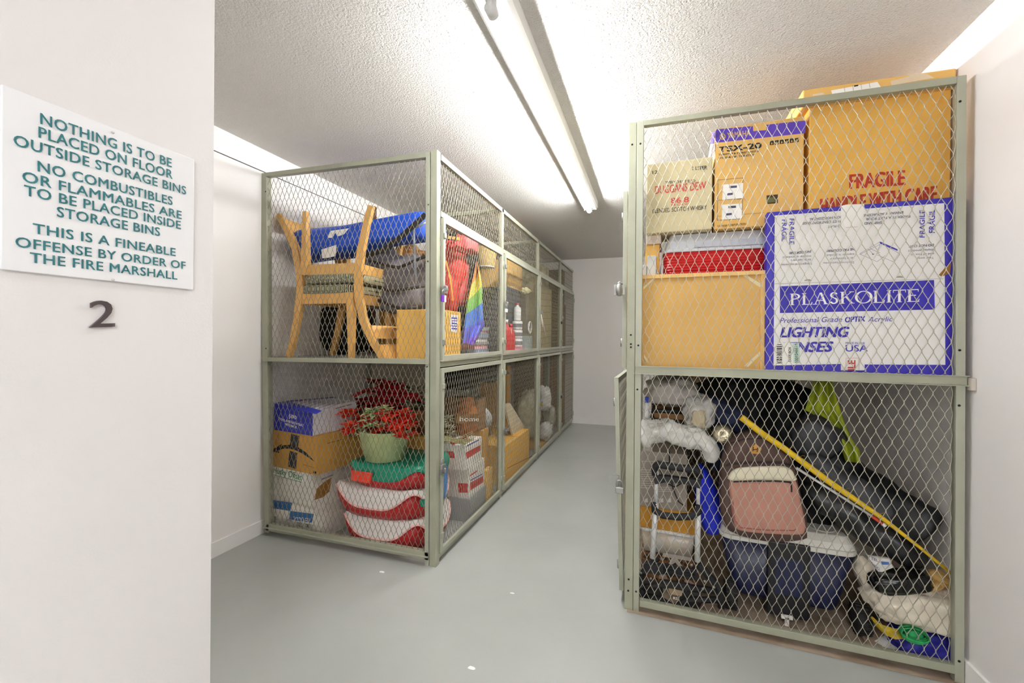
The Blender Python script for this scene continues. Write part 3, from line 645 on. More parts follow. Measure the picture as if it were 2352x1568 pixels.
# shipping box with a curved arrow, rotated slightly
A = P(626, 1062, y=2.25); A.z = zf3; B = P(727, 1088, y=2.19); B.z = zf3; h3 = P(631, 987, y=2.25).z - zf3
o, fr, rt, tp = carton('shipping_box', 'brown shipping box printed with a black curved arrow, black tape', 'box', A, B, h3, .40, CARD3)
BT = mat('black_tape', '2B2A2C', .35)
fr.poly([(669, 996), (688, 1001), (684, 1030), (665, 1025)], BT); fr.poly([(665, 1035), (683, 1040), (680, 1077), (661, 1071)], BT)
arc = [(634, 1030), (650, 1022), (668, 1021), (685, 1027), (702, 1038), (716, 1052), (722, 1060)]; arc2 = [(722, 1059), (708, 1050), (694, 1041), (680, 1034), (666, 1030), (650, 1030), (636, 1035)]
fr.poly(arc + arc2, BLACK, 1.4); fr.poly([(629, 1030), (648, 1019), (646, 1023), (634, 1031), (641, 1038), (642, 1040), (628, 1037)], BLACK, 1.6); fr.line((695, 1066), (722, 1074), 1.5, mat('tan_ink', '8E6B35', .7)); fr.poly([(720, 1081), (727, 1083), (726, 1088), (719, 1086)], BLACK); fr.done(o)
rt.line((752, 1018), (790, 1008), 2, mat('tan_ink', '8E6B35', .7)); rt.done(o, 'side_print')
zf4 = zf3 + h3 + .001
A = P(630, 987, y=2.255); A.z = zf4; B = P(718, 1006, y=2.19); B.z = zf4; h4 = P(631, 926, y=2.255).z - zf4
JB = mat('royal_blue_card', '2B33A8', .5, var=.04)
o, fr, rt, tp = carton('bath_seat_box', 'white box with a royal blue printed front, topmost of its stack', 'box', A, B, h4, .34, mat('white_gloss_card', 'DDD9E0', .5, var=.03), seam=False)
U = B - A; m = MB(); Dd = V((-U.y, U.x, 0)).normalized(); m.obox(A - Dd * .002 - U.normalized() * .001, U * 1.004, Dd * .0018, V((0, 0, h4 + .001))); pn = m.build('front_panel', JB, o)
fr.text('juvo', (664, 958), (681, 963), (0, -12), WHITE, .01); 
for i, (st, a, b) in enumerate((('TOOL-FREE BATH SEAT', (643, 966), (694, 980)), ('WITH BACK', (655, 977), (680, 984)))): fr.text(st, a, b, 7, WHITE, .02)
fr.lift = .004; fr.mb = MB(); fr.mats = []
fr.text('juvo', (664, 958), (681, 963), (0, -12), WHITE, .01); fr.text('TOOL-FREE BATH SEAT', (641, 964), (697, 980), 5.5, WHITE, .02); fr.text('WITH BACK', (654, 976), (682, 984), 5.5, WHITE, .02); fr.done(o)
tp.poly([(631, 924), (725, 951), (740, 943), (662, 921)], JB); 
for k in range(7): tp.line((668 + 12 * k, 927 + 2.4 * k), (706 + 12 * k, 917 + 1.6 * k), 1.4, mat('lilac_grey_ink', '9C98B4', .6), 2)
tp.poly([(631, 922), (640, 925), (775, 913), (765, 911)], mat('dim_blue_card', '4B4A8C', .5), 1.2); tp.done(o, 'top_print')
rt.line((760, 943), (756, 992), 1.2, mat('kraft_edge', 'B99765', .8)); rt.line((770, 938), (808, 928), 1.6, seam_dark); rt.done(o, 'side_flap')
# ---- wreath totes, three in a pile
def wloop(c, a, b, z, amp, n=72, e=.55, ph=0.):
    out = []
    for k in range(n):
        t = 2 * PI * k / n; sg = lambda q: math.copysign(abs(q) ** e, q)
        w = amp * (math.cos(4 * t + PI) * .5 + .0)     # high at the corners, low at the middle of each side
        out.append(V((c[0] + a * sg(math.cos(t)), c[1] + b * sg(math.sin(t)), z + w)))
    return out
TRED = mat('red_plastic', 'A81F22', .35, var=.05, scale=4); TWHT = mat('milky_plastic', 'D9D3CE', .35, var=.03, scale=4); TGRN = mat('green_plastic', '118066', .3, var=.06, scale=4)
TPINK = mat('pale_pink_plastic', 'E6B4AC', .4)
def tote(c, a, b, z, hb, lidm, label, amp=.10, hl=.066):
    W_ = lambda k, zz, am: wloop(c, a * k, b * k, zz, am)
    m = MB(); m.rings([W_(.5, z, 0), W_(.88, z, amp * .12), W_(.975, z + hb * .5, amp * .6), W_(1, z + hb, amp), W_(.9, z + hb, amp * .8), W_(.5, z + hb - .02, 0)], True, True, True)
    o = m.build('wreath_tote', TRED, None, (c[0], c[1], z)); tag(o, label, 'storage tote', 'curved totes piled on the floor')
    zl = z + hb
    m = MB(); m.rings([W_(.9, zl + .001, amp * .8), W_(1.0, zl + .001, amp), W_(1.015, zl + .009, amp), W_(.985, zl + .016, amp), W_(.96, zl + .016 + (hl - .016) * .55, amp * .75), W_(.92, zl + hl * .95, amp * .3), W_(.86, zl + hl, amp * .05), W_(.4, zl + hl + .002, 0)], True, True, True)
    l = m.build('lid', lidm, o)
    if lidm is TWHT:
        m = MB(); lp = W_(1.012, zl + .007, amp); m.tube(lp + lp[:1], .006, 6); m.build('rim', TPINK, l)
    return o
tote((-1.545, 2.455), .30, .25, .012, .105, TWHT, 'lowest red tote of the pile, milky white lid with wavy rim')
tote((-1.585, 2.46), .325, .255, .185, .105, TWHT, 'middle red tote of the pile, white lid and teal latch')
g = tote((-1.54, 2.47), .285, .24, .358, .08, TGRN, 'topmost red tote, with a green lid carrying a flower pot', .07, .055)
ORG = mat('orange_red_plastic', 'E0402A', .35)
def latch(par, pts, y, m_):
    q = [P(*p, y=y) for p in pts]; mb = MB(); mb.prism(q, V((0, .02, 0))); mb.build('latch', m_, par, bevel=.004)
latch(g, [(806, 1081), (853, 1087), (848, 1111), (806, 1103)], 2.208, ORG)
TOTES = [o for o in bpy.data.objects if o.name.startswith('wreath_tote')]
latch(TOTES[1], [(962, 1149), (985, 1146), (985, 1165), (966, 1164)], 2.19, TGRN)
# ---- bucket of poinsettias
def flower_cluster(mb, c, r, n, seed, tilt=.5, mi=0, wid=.42):
    rnd = random.Random(seed)
    for k in range(n):
        a = 2 * PI * k / n + rnd.uniform(-.25, .25); el = rnd.uniform(-.2, .7); L = r * rnd.uniform(.8, 1.15)
        d = V((math.cos(a) * math.cos(el), math.sin(a) * math.cos(el), math.sin(el))); s, u = ortho(d); w = L * wid * .5
        p = [c, c + d * L * .45 + s * w + u * .1 * L, c + d * L - u * .12 * L, c + d * L * .45 - s * w + u * .1 * L]
        mb.mi = mi; mb.add(p, [(0, 1, 2), (0, 2, 3)], False)
PETR = mat('red_bracts', 'DC3A20', .6, var=.2, scale=20); PETD = mat('deep_red_bracts', 'B01824', .65, var=.2, scale=20); LEAFV = mat('variegated_leaf', 'E6E6BE', .55, kind='voronoi', scale=60, col2='7FA050'); LEAFG = mat('green_leaf', '47602C', .6, var=.2); YEL = mat('yellow_bud', 'D9C24A', .6)
PAILM = mat('pale_green_pail', 'B9C48C', .5, var=.1, scale=14)
zb_ = .358 + .08 + .058; yb = max(2.33, P(868, 1060, z=zb_).y + .08); rc = P(869, 1060, y=yb - .07); zt2 = P(868, 990, y=yb - .07).z
r1 = (P(905, 1060, y=yb).x - P(832, 1060, y=yb).x) / 2; r2 = (P(921, 990, y=yb).x - P(820, 990, y=yb).x) / 2
rr2 = r2; 
m = MB(); m.lathe([(r1 * .9, 0), (r1, .003), (r2, zt2 - zb_), (r2 * 1.03, zt2 - zb_ + .004), (r2 * .96, zt2 - zb_ + .004), (r2 * .9, zt2 - zb_ - .03)], (rc.x, yb, zb_), 36)
pail = m.build('flower_pail', PAILM); tag(pail, 'pale green tapered pail of red artificial poinsettias on the green lid', 'flower pot')
m = MB()
for k, (px, py) in enumerate(((865, 1046), (912, 1010), (845, 1044))):
    c = P(px, py, y=yb - r1 * .98); c = c + V((0, 0, 0)); 
    for j in range(6):
        a = PI * j / 3; m.tube([c, c + V((math.cos(a) * .016, -.004, math.sin(a) * .016))], .0012, 4)
m.build('snowflake_print', mat('dull_green_print', '7C8A58', .6), pail)
rnd = random.Random(3)
for k in range(44):
    px, py = rnd.uniform(800, 942), rnd.uniform(944, 1006)
    if abs(px - 870) < 42 and py > 990: py -= 16
    if 838 < px < 900 and k % 3: px = px - 45 if px < 868 else px + 42
    m = MB(); c_ = P(px, py, y=yb + rnd.uniform(-.12, .10)); flower_cluster(m, c_, .078, 8, k, wid=.7); flower_cluster(m, c_ + V((0, -.008, .008)), .042, 6, k + 50, wid=.6); m.build('flower', PETR, pail)
m = MB()
for k in range(16):
    px, py = rnd.uniform(842, 900), rnd.uniform(932, 988)
    flower_cluster(m, P(px, py, y=yb - rnd.uniform(.10, .15)), .055, 6, 100 + k, wid=.6)
for k in range(10): flower_cluster(m, P(rnd.uniform(812, 842), rnd.uniform(975, 998), y=yb - .12), .03, 4, 200 + k, wid=.5)
m.build('variegated_leaves', LEAFV, pail)
m = MB()
for k in range(14): flower_cluster(m, P(rnd.uniform(800, 940), rnd.uniform(960, 1005), y=yb + rnd.uniform(-.05, .1)), .05, 6, 300 + k, wid=.4)
m.build('leaves', LEAFG, pail)
m = MB(); m.lathe([(.08, 0), (.11, .18), (.10, .18)], (-1.60, 2.90, .557), 20); pb = m.build('poinsettia_basket', mat('brown_wicker', '7A5530', .8, var=.2, scale=40, bump=.2, bscale=90)); tag(pb, 'dark red poinsettia arrangement behind the pail of flowers', 'flower arrangement')
for k in range(46):
    px, py = min(945, max(830, rnd.gauss(888, 32))), rnd.gauss(925, 27)
    if py < 868: py = 900
    m = MB(); c_ = P(px, py, y=rnd.uniform(2.70, 2.95)); flower_cluster(m, c_, .10, 8, 400 + k, wid=.7); flower_cluster(m, c_ + V((0, -.01, .01)), .05, 6, 500 + k, wid=.6); m.build('flower', PETD, pb)
m = MB()
for k in range(60): flower_cluster(m, P(rnd.gauss(955, 18), rnd.uniform(885, 1010), y=rnd.uniform(2.8, 3.0)), .06, 5, 600 + k, wid=.3)
m.build('dried_leaves', mat('dried_leaf', '6B6A3C', .8, var=.35, scale=20), pb)
# what the basket stands on
o, *_ = carton('cardboard_box', 'brown cardboard box behind the totes, below the dark red flowers', 'box', V((-1.80, 2.76, .001)), V((-1.46, 2.76, .001)), .555, .30, CARD3)
m = MB(); m.box((-2.02, 3.0, .35), (.28, .3, .70)); o = m.build('storage_crate', mat('amber_plastic', '8A6A3E', .5), bevel=.02); tag(o, 'tall amber brown crate at the back, behind the box stack', 'crate')
# ---- near the aisle door, floor level
XD = -1.21
RW = mat('red_carton_print', 'C2332E', .5)
def redbox(px0, py0, px1, zb, h, label):
    A = P(px0, py0, x=-1.30); y0 = A.y; y1 = P(px1, py0, x=-1.20).y
    o, fr, rt, tp = carton('drink_carton', label, 'box', V((-1.44, y0, zb)), V((-1.19, y0, zb)), h, y1 - y0, OFFW, 'red and white cartons'); return o, fr, rt, tp
ya = 2.765; yb2 = 3.06
z1 = P(1060, 1160, x=-1.19).z; z1 = max(z1, .10)
m = MB(); m.box((-1.32, (ya + yb2) / 2 , z1 / 2), (.28, yb2 - ya + .02, z1 - .002)); tag(m.build('plastic_bin', mat('clear_grey_plastic', 'BFC3C6', .2, trans=.3)), 'pale plastic drawer box on the floor under the red and white cartons', 'box')
o, fr, rt, tp = carton('drink_carton', 'lower of two white cartons with red print inside the first lower door', 'box', V((-1.42, ya, z1)), V((-1.19, ya, z1)), .21, yb2 - ya, OFFW)
rt.poly([(1080, 1108), (1110, 1092), (1110, 1107), (1080, 1126)], RW); rt.poly([(1080, 1090), (1097, 1079), (1097, 1082), (1080, 1094)], RW); rt.line((1081, 1103), (1108, 1088), 2, BLUEINK, 2); rt.done(o)
fr.poly([(1052, 1109), (1074, 1110), (1075, 1131), (1053, 1131)], RW); fr.done(o, 'front_print')
z2 = z1 + .2115; ya2 = 2.70; yb3 = 3.0
o, fr, rt, tp = carton('drink_carton', 'upper of two white cartons with red print inside the first lower door', 'box', V((-1.42, ya2, z2)), V((-1.19, ya2, z2)), .17, yb3 - ya2, OFFW)
rt.poly([(1070, 1039), (1104, 1021), (1104, 1034), (1072, 1054)], RW); rt.line((1072, 1024), (1100, 1010), 2.5, BLUEINK, 2); rt.done(o)
fr.poly([(1018, 1036), (1042, 1036), (1044, 1052), (1020, 1050)], RW); fr.done(o, 'front_print')
tp.poly([(1030, 1012), (1070, 1002), (1078, 1008), (1040, 1022)], RW); tp.done(o, 'top_print')
m = MB(); m.blob(P(1023, 1105, x=-1.175) + V((-.01, .0, 0)), (.012, .035, .10), amp=.2, seed=3, e=.6); tag(m.build('blue_sleeve', mat('sky_blue_plastic', '3F7FC4', .4)), 'bright blue plastic sleeve hanging just inside the first lower door', 'bag')
z3 = z2 + .171
WICK = mat('amber_wicker', 'A8642A', .6, var=.25, scale=50, bump=.3, bscale=70)
yw = P(1075, 960, x=-1.31).y; m = MB(); zw = P(1075, 998, x=-1.31).z; zw = max(zw, z3)
m.lathe([(.055, 0), (.085, .05), (.09, .12), (.07, .2), (.05, .26), (.055, .28)], (-1.32, yw, zw), 24); bk = m.build('wicker_vase', WICK); tag(bk, 'amber wicker vase on the red and white cartons', 'vase')
hs = Face(V((-1.225, 2.3, 1)), V((0, 1, 0)), V((0, 0, 1))); q = [P(px, py, x=-1.225) for px, py in ((1050, 950), (1104, 950), (1104, 972), (1050, 972))]
m = MB(); m.prism(q, V((-.012, 0, 0))); hsg = m.build('wooden_sign', mat('brown_sign_wood', '7E5526', .6, var=.15, scale=20)); tag(hsg, 'small brown wooden plaque lettered home, beside the wicker vase', 'sign')
hs.text('home', (1056, 967), (1100, 967), 11, WHITE, .0); hs.done(hsg)
c = P(1092, 962, x=-1.34); m = MB(); m.lathe([(.11, 0), (.115, .02), (.10, .022), (.0, .012)], (-1.33, c.y + .03, c.z), 32, Matrix.Rotation(math.radians(-72), 3, 'X')); tag(m.build('white_plate', mat('white_ceramic', 'E8E6E0', .2)), 'round white platter standing on edge behind the wooden plaque', 'plate')
m = MB()
for k in range(40): flower_cluster(m, P(random.uniform(1014, 1040), random.uniform(955, 1000), x=-1.24 - random.uniform(0, .1)), .03, 5, 800 + k, wid=.3)
fb = m.build('dried_flowers', mat('dried_flower_mix', 'CFC9A8', .7, col2='6E7048', scale=40)); tag(fb, 'pale dried flower stems just inside the first lower door', 'flowers')
m = MB()
for k in range(14): m.tube([P(1016, 1000 + k, x=-1.2 - .01 * (k % 3)), P(1050 + 4 * k, 1008 + 2 * k % 20, x=-1.2), P(1085 + 2 * k, 990 + 3 * k, x=-1.22)], .002, 4)
m.build('stem', mat('pale_stems', 'B5AF78', .7), fb)
y4 = 3.08
o, fr, rt, tp = carton('cardboard_box', 'tan cardboard carton low beside the first lower door hinges', 'box', V((-1.60, y4 + .01, .001)), V((-1.18, y4 + .01, .001)), P(1125, 1072, x=-1.2).z, ys[1] - y4 - .05, CARD2)
z5 = P(1125, 1072, x=-1.2).z + .002
o, fr, rt, tp = carton('cardboard_box', 'brown cardboard carton in the middle of the pile by the first door hinges', 'box', V((-1.62, y4 + .02, z5)), V((-1.22, y4 + .02, z5)), .30, ys[1] - y4 - .06, CARD3)
o, fr, rt, tp = carton('cardboard_box', 'dark brown carton on top of the pile by the first door hinges', 'box', V((-1.60, y4 - .02, z5 + .301)), V((-1.24, y4 - .02, z5 + .301)), .24, ys[1] - y4 - .03, mat('dull_brown_card', '8A6540', .8))
m = MB(); m.blob((-1.35, 2.95, .98), (.14, .2, .09), amp=.2, seed=31, e=.7); tag(m.build('black_bundle', BLK), 'black cloth bundle near the shelf above the brown cartons', 'bundle')
# ------------------------------------------------------------------ bays two, three and four of the left row
XD = -1.22
def sidebox(name, label, cat, p0, p1, zb, zt, depth, m, x=XD, group=None, **k):
    b_ = sum(p0 > q for q in (1153, 1236, 1287)); y0 = max(P(p0, 780, x=x).y, ys[b_] + .03); y1 = min(P(p1, 780, x=x).y, ys[b_ + 1] - .03)
    y1 = max(y1, y0 + .12)
    return carton(name, label, cat, V((x - depth, y0, zb)), V((x, y0, zb)), zt - zb, y1 - y0, m, group, **k)
zz = lambda px, py, x=XD: P(px, py, x=x).z
y2, y3 = ys[1], ys[2]
sidebox('cardboard_box', 'tan cardboard box near the top of the second upper door', 'box', 1166, 1228, zz(1180, 655), zz(1180, 590), .5, CARD2, x=-1.3)
o, fr, rt, tp = sidebox('storage_box', 'dark charcoal storage box carrying the tan box in the second locker', 'box', 1164, 1196, ZS, zz(1180, 655) - .001, .4, mat('charcoal_plastic', '47484C', .6), x=-1.30)
o, fr, rt, tp = sidebox('storage_box', 'grey brown storage box deep in the second upper locker', 'box', 1207, 1233, ZS, zz(1180, 655) - .001, .4, mat('grey_brown_plastic', '8E8674', .6), x=-1.33)
def bottle(c, r, h, m_, capm, label, neck=.35, square=False):
    mb = MB(); n = 4 if square else 18
    mb.lathe([(r * .94, 0), (r, .01), (r, h * .62), (r * .9, h * .72), (r * neck, h * .84), (r * neck, h * .9)], c, n); o = mb.build('bottle', m_)
    tag(o, label, 'bottle', 'bottles in the second locker'); mb = MB(); mb.lathe([(r * neck * 1.2, h * .9), (r * neck * 1.2, h)], c, 12); mb.build('cap', capm, o); return o
REDP = mat('red_bottle_plastic', 'C02A2E', .3, var=.05); WHP = mat('white_bottle_plastic', 'E9E9E6', .35); PINK = mat('pink_paper', 'E89AB4', .6)
yq = lambda px, x=-1.2: P(px, 780, x=x).y
for i, (px, x, h, m_, cm, lab) in enumerate([(1170, -1.21, .30, REDP, WHP, 'tall red bottle beside the second door latch'), (1180, -1.24, .27, REDP, REDP, 'red bottle second from the second door latch'), (1177, -1.33, .26, REDP, WHP, 'red bottle standing behind the front two')]):
    o = bottle(V((x - .03, yq(px, x), ZS + .0005)), .042, h, m_, cm, lab)
    f = Face(V((x + .013, yq(px, x), ZS)), V((0, 1, 0)), V((0, 0, 1)))
yw = yq(1197, -1.21)
m = MB(); m.box((-1.25, yw, ZS + .025), (.1, .12, .05)); tag(m.build('tissue_pack', PINK), 'pink paper pack on the shelf under the white canisters', 'pack')
for k, lab in enumerate(('lowest white canister of the column beside the red bottles', 'white canister second from the bottom beside the red bottles', 'white canister third from the bottom beside the red bottles')):
    m = MB(); zb = ZS + .051 + k * .085; m.lathe([(.045, 0), (.05, .005), (.05, .07), (.044, .08)], (-1.25, yw, zb), 20); o = m.build('canister', WHP); tag(o, lab, 'canister', 'white canisters in the second locker')
    m = MB(); m.lathe([(.0505, .02), (.0505, .055)], (-1.25, yw, zb), 20, caps=False); m.build('paper_label', mat('grey_label', ['6E7076', 'A99A7C', 'C9C9C6'][k], .6), o)
bottle(V((-1.25, yw, ZS + .051 + .2555)), .035, .17, WHP, REDP, 'white spray bottle with a red top above the canisters')
m = MB(); c = P(1217, 752, x=-1.16); m.tube([c + V((0, .055 * math.cos(a), .055 * math.sin(a))) for a in [2 * PI * k / 20 for k in range(21)]], .006, 8); m.tube([c + V((.004, .05 * math.cos(a), .058 * math.sin(a))) for a in [2 * PI * k / 20 for k in range(16)]], .006, 8); tag(m.build('coiled_cable', WHP), 'white coiled cord hanging inside the second upper door', 'cord')
m = MB()
for k in range(9):
    h = .12 + .02 * (k % 3); m.box((-1.27, yq(1208, -1.2) + .012 + k * .022, ZS + h / 2), (.16, .018, h))
tag(m.build('file_rack', mat('pale_blue_grey_file', 'AEB9B6', .6, var=.2, scale=30)), 'row of pale upright files low in the second upper locker', 'files')
m = MB(); m.blob(P(1207, 668, x=-1.25), (.05, .09, .035), amp=.3, seed=40); tag(m.build('cream_cloth', mat('cream_cloth', 'E3D9A8', .7)), 'crumpled cream cloth hanging above the white spray bottle', 'cloth')
# bay two floor
o, fr, rt, tp = sidebox('cardboard_box', 'big tan cardboard box on the floor inside the second lower door', 'box', 1162, 1218, .001, zz(1170, 1012), .5, CARD, x=-1.19)
rt.line((1165, 1075), (1222, 1047), 1.2, seam_dark); rt.done(o, 'flap_line')
zc = zz(1170, 1012) + .001
q = [P(1159, 935, x=-1.26), P(1172, 932, x=-1.26), P(1205, 1000, x=-1.26), P(1178, 1012, x=-1.26)]
dzc = zc - q[3].z; m = MB(); q = [V((p.x, p.y, p.z + (dzc if i > 1 else dzc * .5))) for i, p in enumerate(q)]; q[2].z = q[3].z = zc; m.prism(q, V((-.02, 0, 0))); tag(m.build('white_plank', mat('cream_board', 'DDCFB0', .6)), 'cream plank leaning on top of the big tan box', 'plank')
o, fr, rt, tp = sidebox('cardboard_box', 'brown cardboard box at the back above the big tan box', 'box', 1166, 1196, zc, .98, .3, CARD3, x=-1.42)
m = MB(); c = P(1215, 950, x=-1.3); m.blob((c.x, c.y, c.z), (.12, .2, .26), amp=.2, seed=44, e=.8, fine=.06); tag(m.build('plastic_wrapped_bundle', mat('dusty_plastic_film', 'A9A38A', .3, var=.25, scale=20)), 'upright bundle wrapped in dusty plastic in the second lower locker', 'bundle')
m = MB(); m.blob((-1.4, y2 + .3, .97), (.2, .25, .09), amp=.2, seed=45); tag(m.build('dark_bundle', mat('dark_grey_cloth', '3E3E42', .8)), 'dark grey cloth bundle under the second shelf', 'bundle')
# bay three
BEI = mat('beige_blanket', 'A8996A', .85, var=.2, scale=12, bump=.2, bscale=30)
o, fr, rt, tp = sidebox('storage_carton', 'tall beige carton filling the third upper locker', 'box', 1242, 1282, ZS, zz(1250, 655), .7, mat('beige_card', 'A89A72', .8, var=.12, scale=10), x=-1.24)
for k in range(9): rt.line((1242, 672 + 15 * k), (1283, 678 + 13 * k), 1.4, mat('dull_tan_line', '84754C', .8))
rt.done(o, 'printed_bands')
o, fr, rt, tp = sidebox('storage_carton', 'mottled box lying on top of the beige carton in the third locker', 'box', 1244, 1280, zz(1250, 655) + .001, zz(1250, 600), .6, mat('mottled_card', '7F7A5A', .8, var=.4, scale=18, col2='B0A984'), x=-1.28)
m = MB(); m.tube([P(1243, 722, x=-1.105), P(1248, 745, x=-1.10), P(1254, 772, x=-1.10)], .003, 6); m.tube([P(1243, 722, x=-1.105), P(1246, 750, x=-1.10)], .003, 6); tag(m.build('zip_tie', WHITE), 'white cable tie hanging from the third upper door latch', 'cable tie')
MAHO = mat('reddish_wood', '7A4A30', .5, var=.2, scale=10)
for k, (a, b, lab) in enumerate(((1243, 1256, 'reddish wooden panel nearest the third lower door latch'), (1259, 1266, 'narrow grey green metal leg between the reddish panels'), (1268, 1284, 'reddish wooden panel beside the third lower door hinges'))):
    o = sidebox('plank', lab, 'panel', a, b, .001, 1.05, .05, MAHO if k != 1 else mat('grey_green_metal', '747A6C', .5), x=-1.36, seam=False, group='panels in the third locker')[0]
PB = mat('crinkled_white_plastic', 'DCDAD4', .3, var=.12, scale=14, bump=.3, bscale=25)
for k, (px, py, ry, rz, lab) in enumerate(((1252, 915, .10, .14, 'white plastic bag hanging high inside the third lower door'), (1254, 990, .12, .11, 'white plastic bag low on the pile inside the third lower door'), (1263, 955, .12, .12, 'clear plastic bag between the two white ones in the third locker'))):
    c = P(px, py, x=-1.24); m = MB(); m.blob(c, (.07, ry, rz), amp=.35, seed=50 + k, e=.8, fine=.06); tag(m.build('plastic_bag', PB if k < 2 else mat('cloudy_film', 'B5AFA0', .25, var=.2)), lab, 'bag', 'plastic bags in the third locker')
o = sidebox('cardboard_box', 'low brown carton on the floor inside the third lower door', 'box', 1243, 1280, .001, zz(1255, 1012) + .0, .3, CARD3, x=-1.2)[0]
# bay four
WCK = mat('woven_cane', '8F6A38', .7, kind='check', scale=55, col2='5E4222')
o, fr, rt, tp = sidebox('cane_hamper', 'tall woven cane hamper behind the last lower door', 'hamper', 1289, 1315, .001, 1.02, .7, WCK, x=-1.24, seam=False)
m = MB(); yy0 = P(1289, 780, x=-1.24).y; yy1 = min(yq(1315, -1.24), ys[4] - .03); m.box((-1.59, (yy0 + yy1) / 2, 1.035), (.72, yy1 - yy0, .03)); m.build('lid', WCK, o)
o, *_ = sidebox('storage_chest', 'dark brown chest in the last upper locker', 'chest', 1289, 1315, ZS, zz(1300, 700), .7, mat('dark_brown_board', '6C5132', .7, var=.15), x=-1.24, seam=False)
o, *_ = sidebox('cardboard_box', 'dark brown carton on the chest in the last upper locker', 'box', 1290, 1314, zz(1300, 700) + .001, zz(1300, 620), .6, mat('umber_card', '5F4A30', .8, var=.15), x=-1.26)
# ------------------------------------------------------------------ padlocks
def padlock(c, m_, label, w=.032, h=.03, n=V((1, 0, 0)), cap=None):
    u = V((0, 0, 1)).cross(n); mb = MB(); mb.obox(c - u * w / 2 - n * .008 - V((0, 0, h)), u * w, n * .016, V((0, 0, h))); o = mb.build('padlock', m_, bevel=.004); tag(o, label, 'padlock', 'padlocks on the lockers')
    mb = MB(); r = w * .33; mb.tube([c + u * -r + V((0, 0, -.002)), c + u * -r + V((0, 0, .018))] + [c + V((0, 0, .018)) + u * (r * -math.cos(a)) + V((0, 0, r * math.sin(a))) for a in [PI * k / 8 for k in range(1, 8)]] + [c + u * r + V((0, 0, .018)), c + u * r + V((0, 0, -.002))], .0032, 8); mb.build('shackle', STEEL, o)
    if cap: mb = MB(); mb.obox(c - u * w * .05 + n * .0082 - V((0, 0, h)), u * w * .5, n * .003, V((0, 0, h))); mb.build('face_plate', cap, o)
    return o
xl = XL1 + .034
padlock(P(1018, 678, x=xl), mat('purple_enamel', '6A2AA8', .25), 'purple padlock on the first upper door of the left row', .034, .036, cap=WHITE)
padlock(P(1016, 1066, x=xl), STEEL, 'silver padlock on the first lower door of the left row', .036, .026)
padlock(P(1163, 709, x=xl), WHITE, 'white padlock on the second upper door of the left row', .03, .028)
padlock(P(1168, 982, x=xl), STEEL, 'silver padlock on the second lower door of the left row', .032, .026)
padlock(P(1244, 926, x=xl), mat('brass', 'B89A3A', .3, .8), 'brass padlock on the third lower door of the left row', .03, .028)
padlock(P(1290, 738, x=xl), DARKSTEEL, 'black padlock on the last upper door, near the far wall', .034, .034)
padlock(P(1290, 908, x=xl), DARKSTEEL, 'black padlock on the last lower door, near the far wall', .034, .034)
# ------------------------------------------------------------------ sign and numeral on the near wall
SG = mat('white_acrylic_sign', 'E4E3E3', .3, var=.01); TEAL = mat('teal_letters', '2A6E73', .5)
sx = XNW + .004
q = [P(443, 366, x=XNW), P(440, 666, x=XNW)]; yR = q[1].y; zb = q[1].z; zt_ = P(444, 368, x=XNW).z
lines = [('NOTHING IS TO BE', (93, 284), (394, 384), 25), ('PLACED ON FLOOR', (89, 315), (396, 411), 25), ('OUTSIDE STORAGE BINS', (32, 333), (427, 447), 25), ('NO COMBUSTIBLES', (87, 393), (396, 471), 24), ('OR FLAMMABLES ARE', (52, 416), (417, 503), 24), ('TO BE PLACED INSIDE', (56, 448), (415, 526), 24), ('STORAGE BINS', (131, 497), (367, 542), 23), ('THIS IS A FINEABLE', (76, 535), (403, 588), 23), ('OFFENSE BY ORDER OF', (36, 566), (426, 618), 23), ('THE FIRE MARSHALL', (69, 602), (407, 642), 23)]
yc = (P(93, 284, x=XNW).y + P(394, 384, x=XNW).y) / 2; yL = 2 * yc - yR - .004
m = MB(); m.box((XNW + .003, (yL + yR) / 2, (zb + zt_) / 2), (.006, yR - yL, zt_ - zb)); sg = m.build('notice_sign', SG, None, None, bevel=.0012); tag(sg, 'white notice sign with teal capital letters on the near left wall', 'sign')
f = Face(V((XNW + .006, 0, 0)), V((0, 1, 0)), V((0, 0, 1))); f.lift = .0005
for st, a, b, c in lines: f.text(st, a, b, c, TEAL, .016, 0, 1.06)
f.done(sg)
for p in ((259, 304), (259, 642)):
    m = MB(); c = P(*p, x=XNW + .006); m.tube([c, c + V((.0012, 0, 0))], .0025, 10); m.build('screw', mat('pale_screw', 'CFCBC6', .4), sg)
f = Face(V((XNW + .0, 0, 0)), V((0, 1, 0)), V((0, 0, 1))); f.lift = .004
NUM = mat('brown_plastic_numeral', '4A3F3F', .4)
vs, fs = text_geo('2', .03); A, B, C = P(203, 752, x=XNW), P(260, 750, x=XNW), P(204, 688, x=XNW)
m = MB(); m.add([A + (B - A) * p.x + (C - A) * (p.y * .97) + V((.003, 0, 0)) for p in vs], fs, False)
tag(m.build('house_number', NUM, solid=.005), 'dark brown plastic numeral two on the wall below the notice sign', 'number')
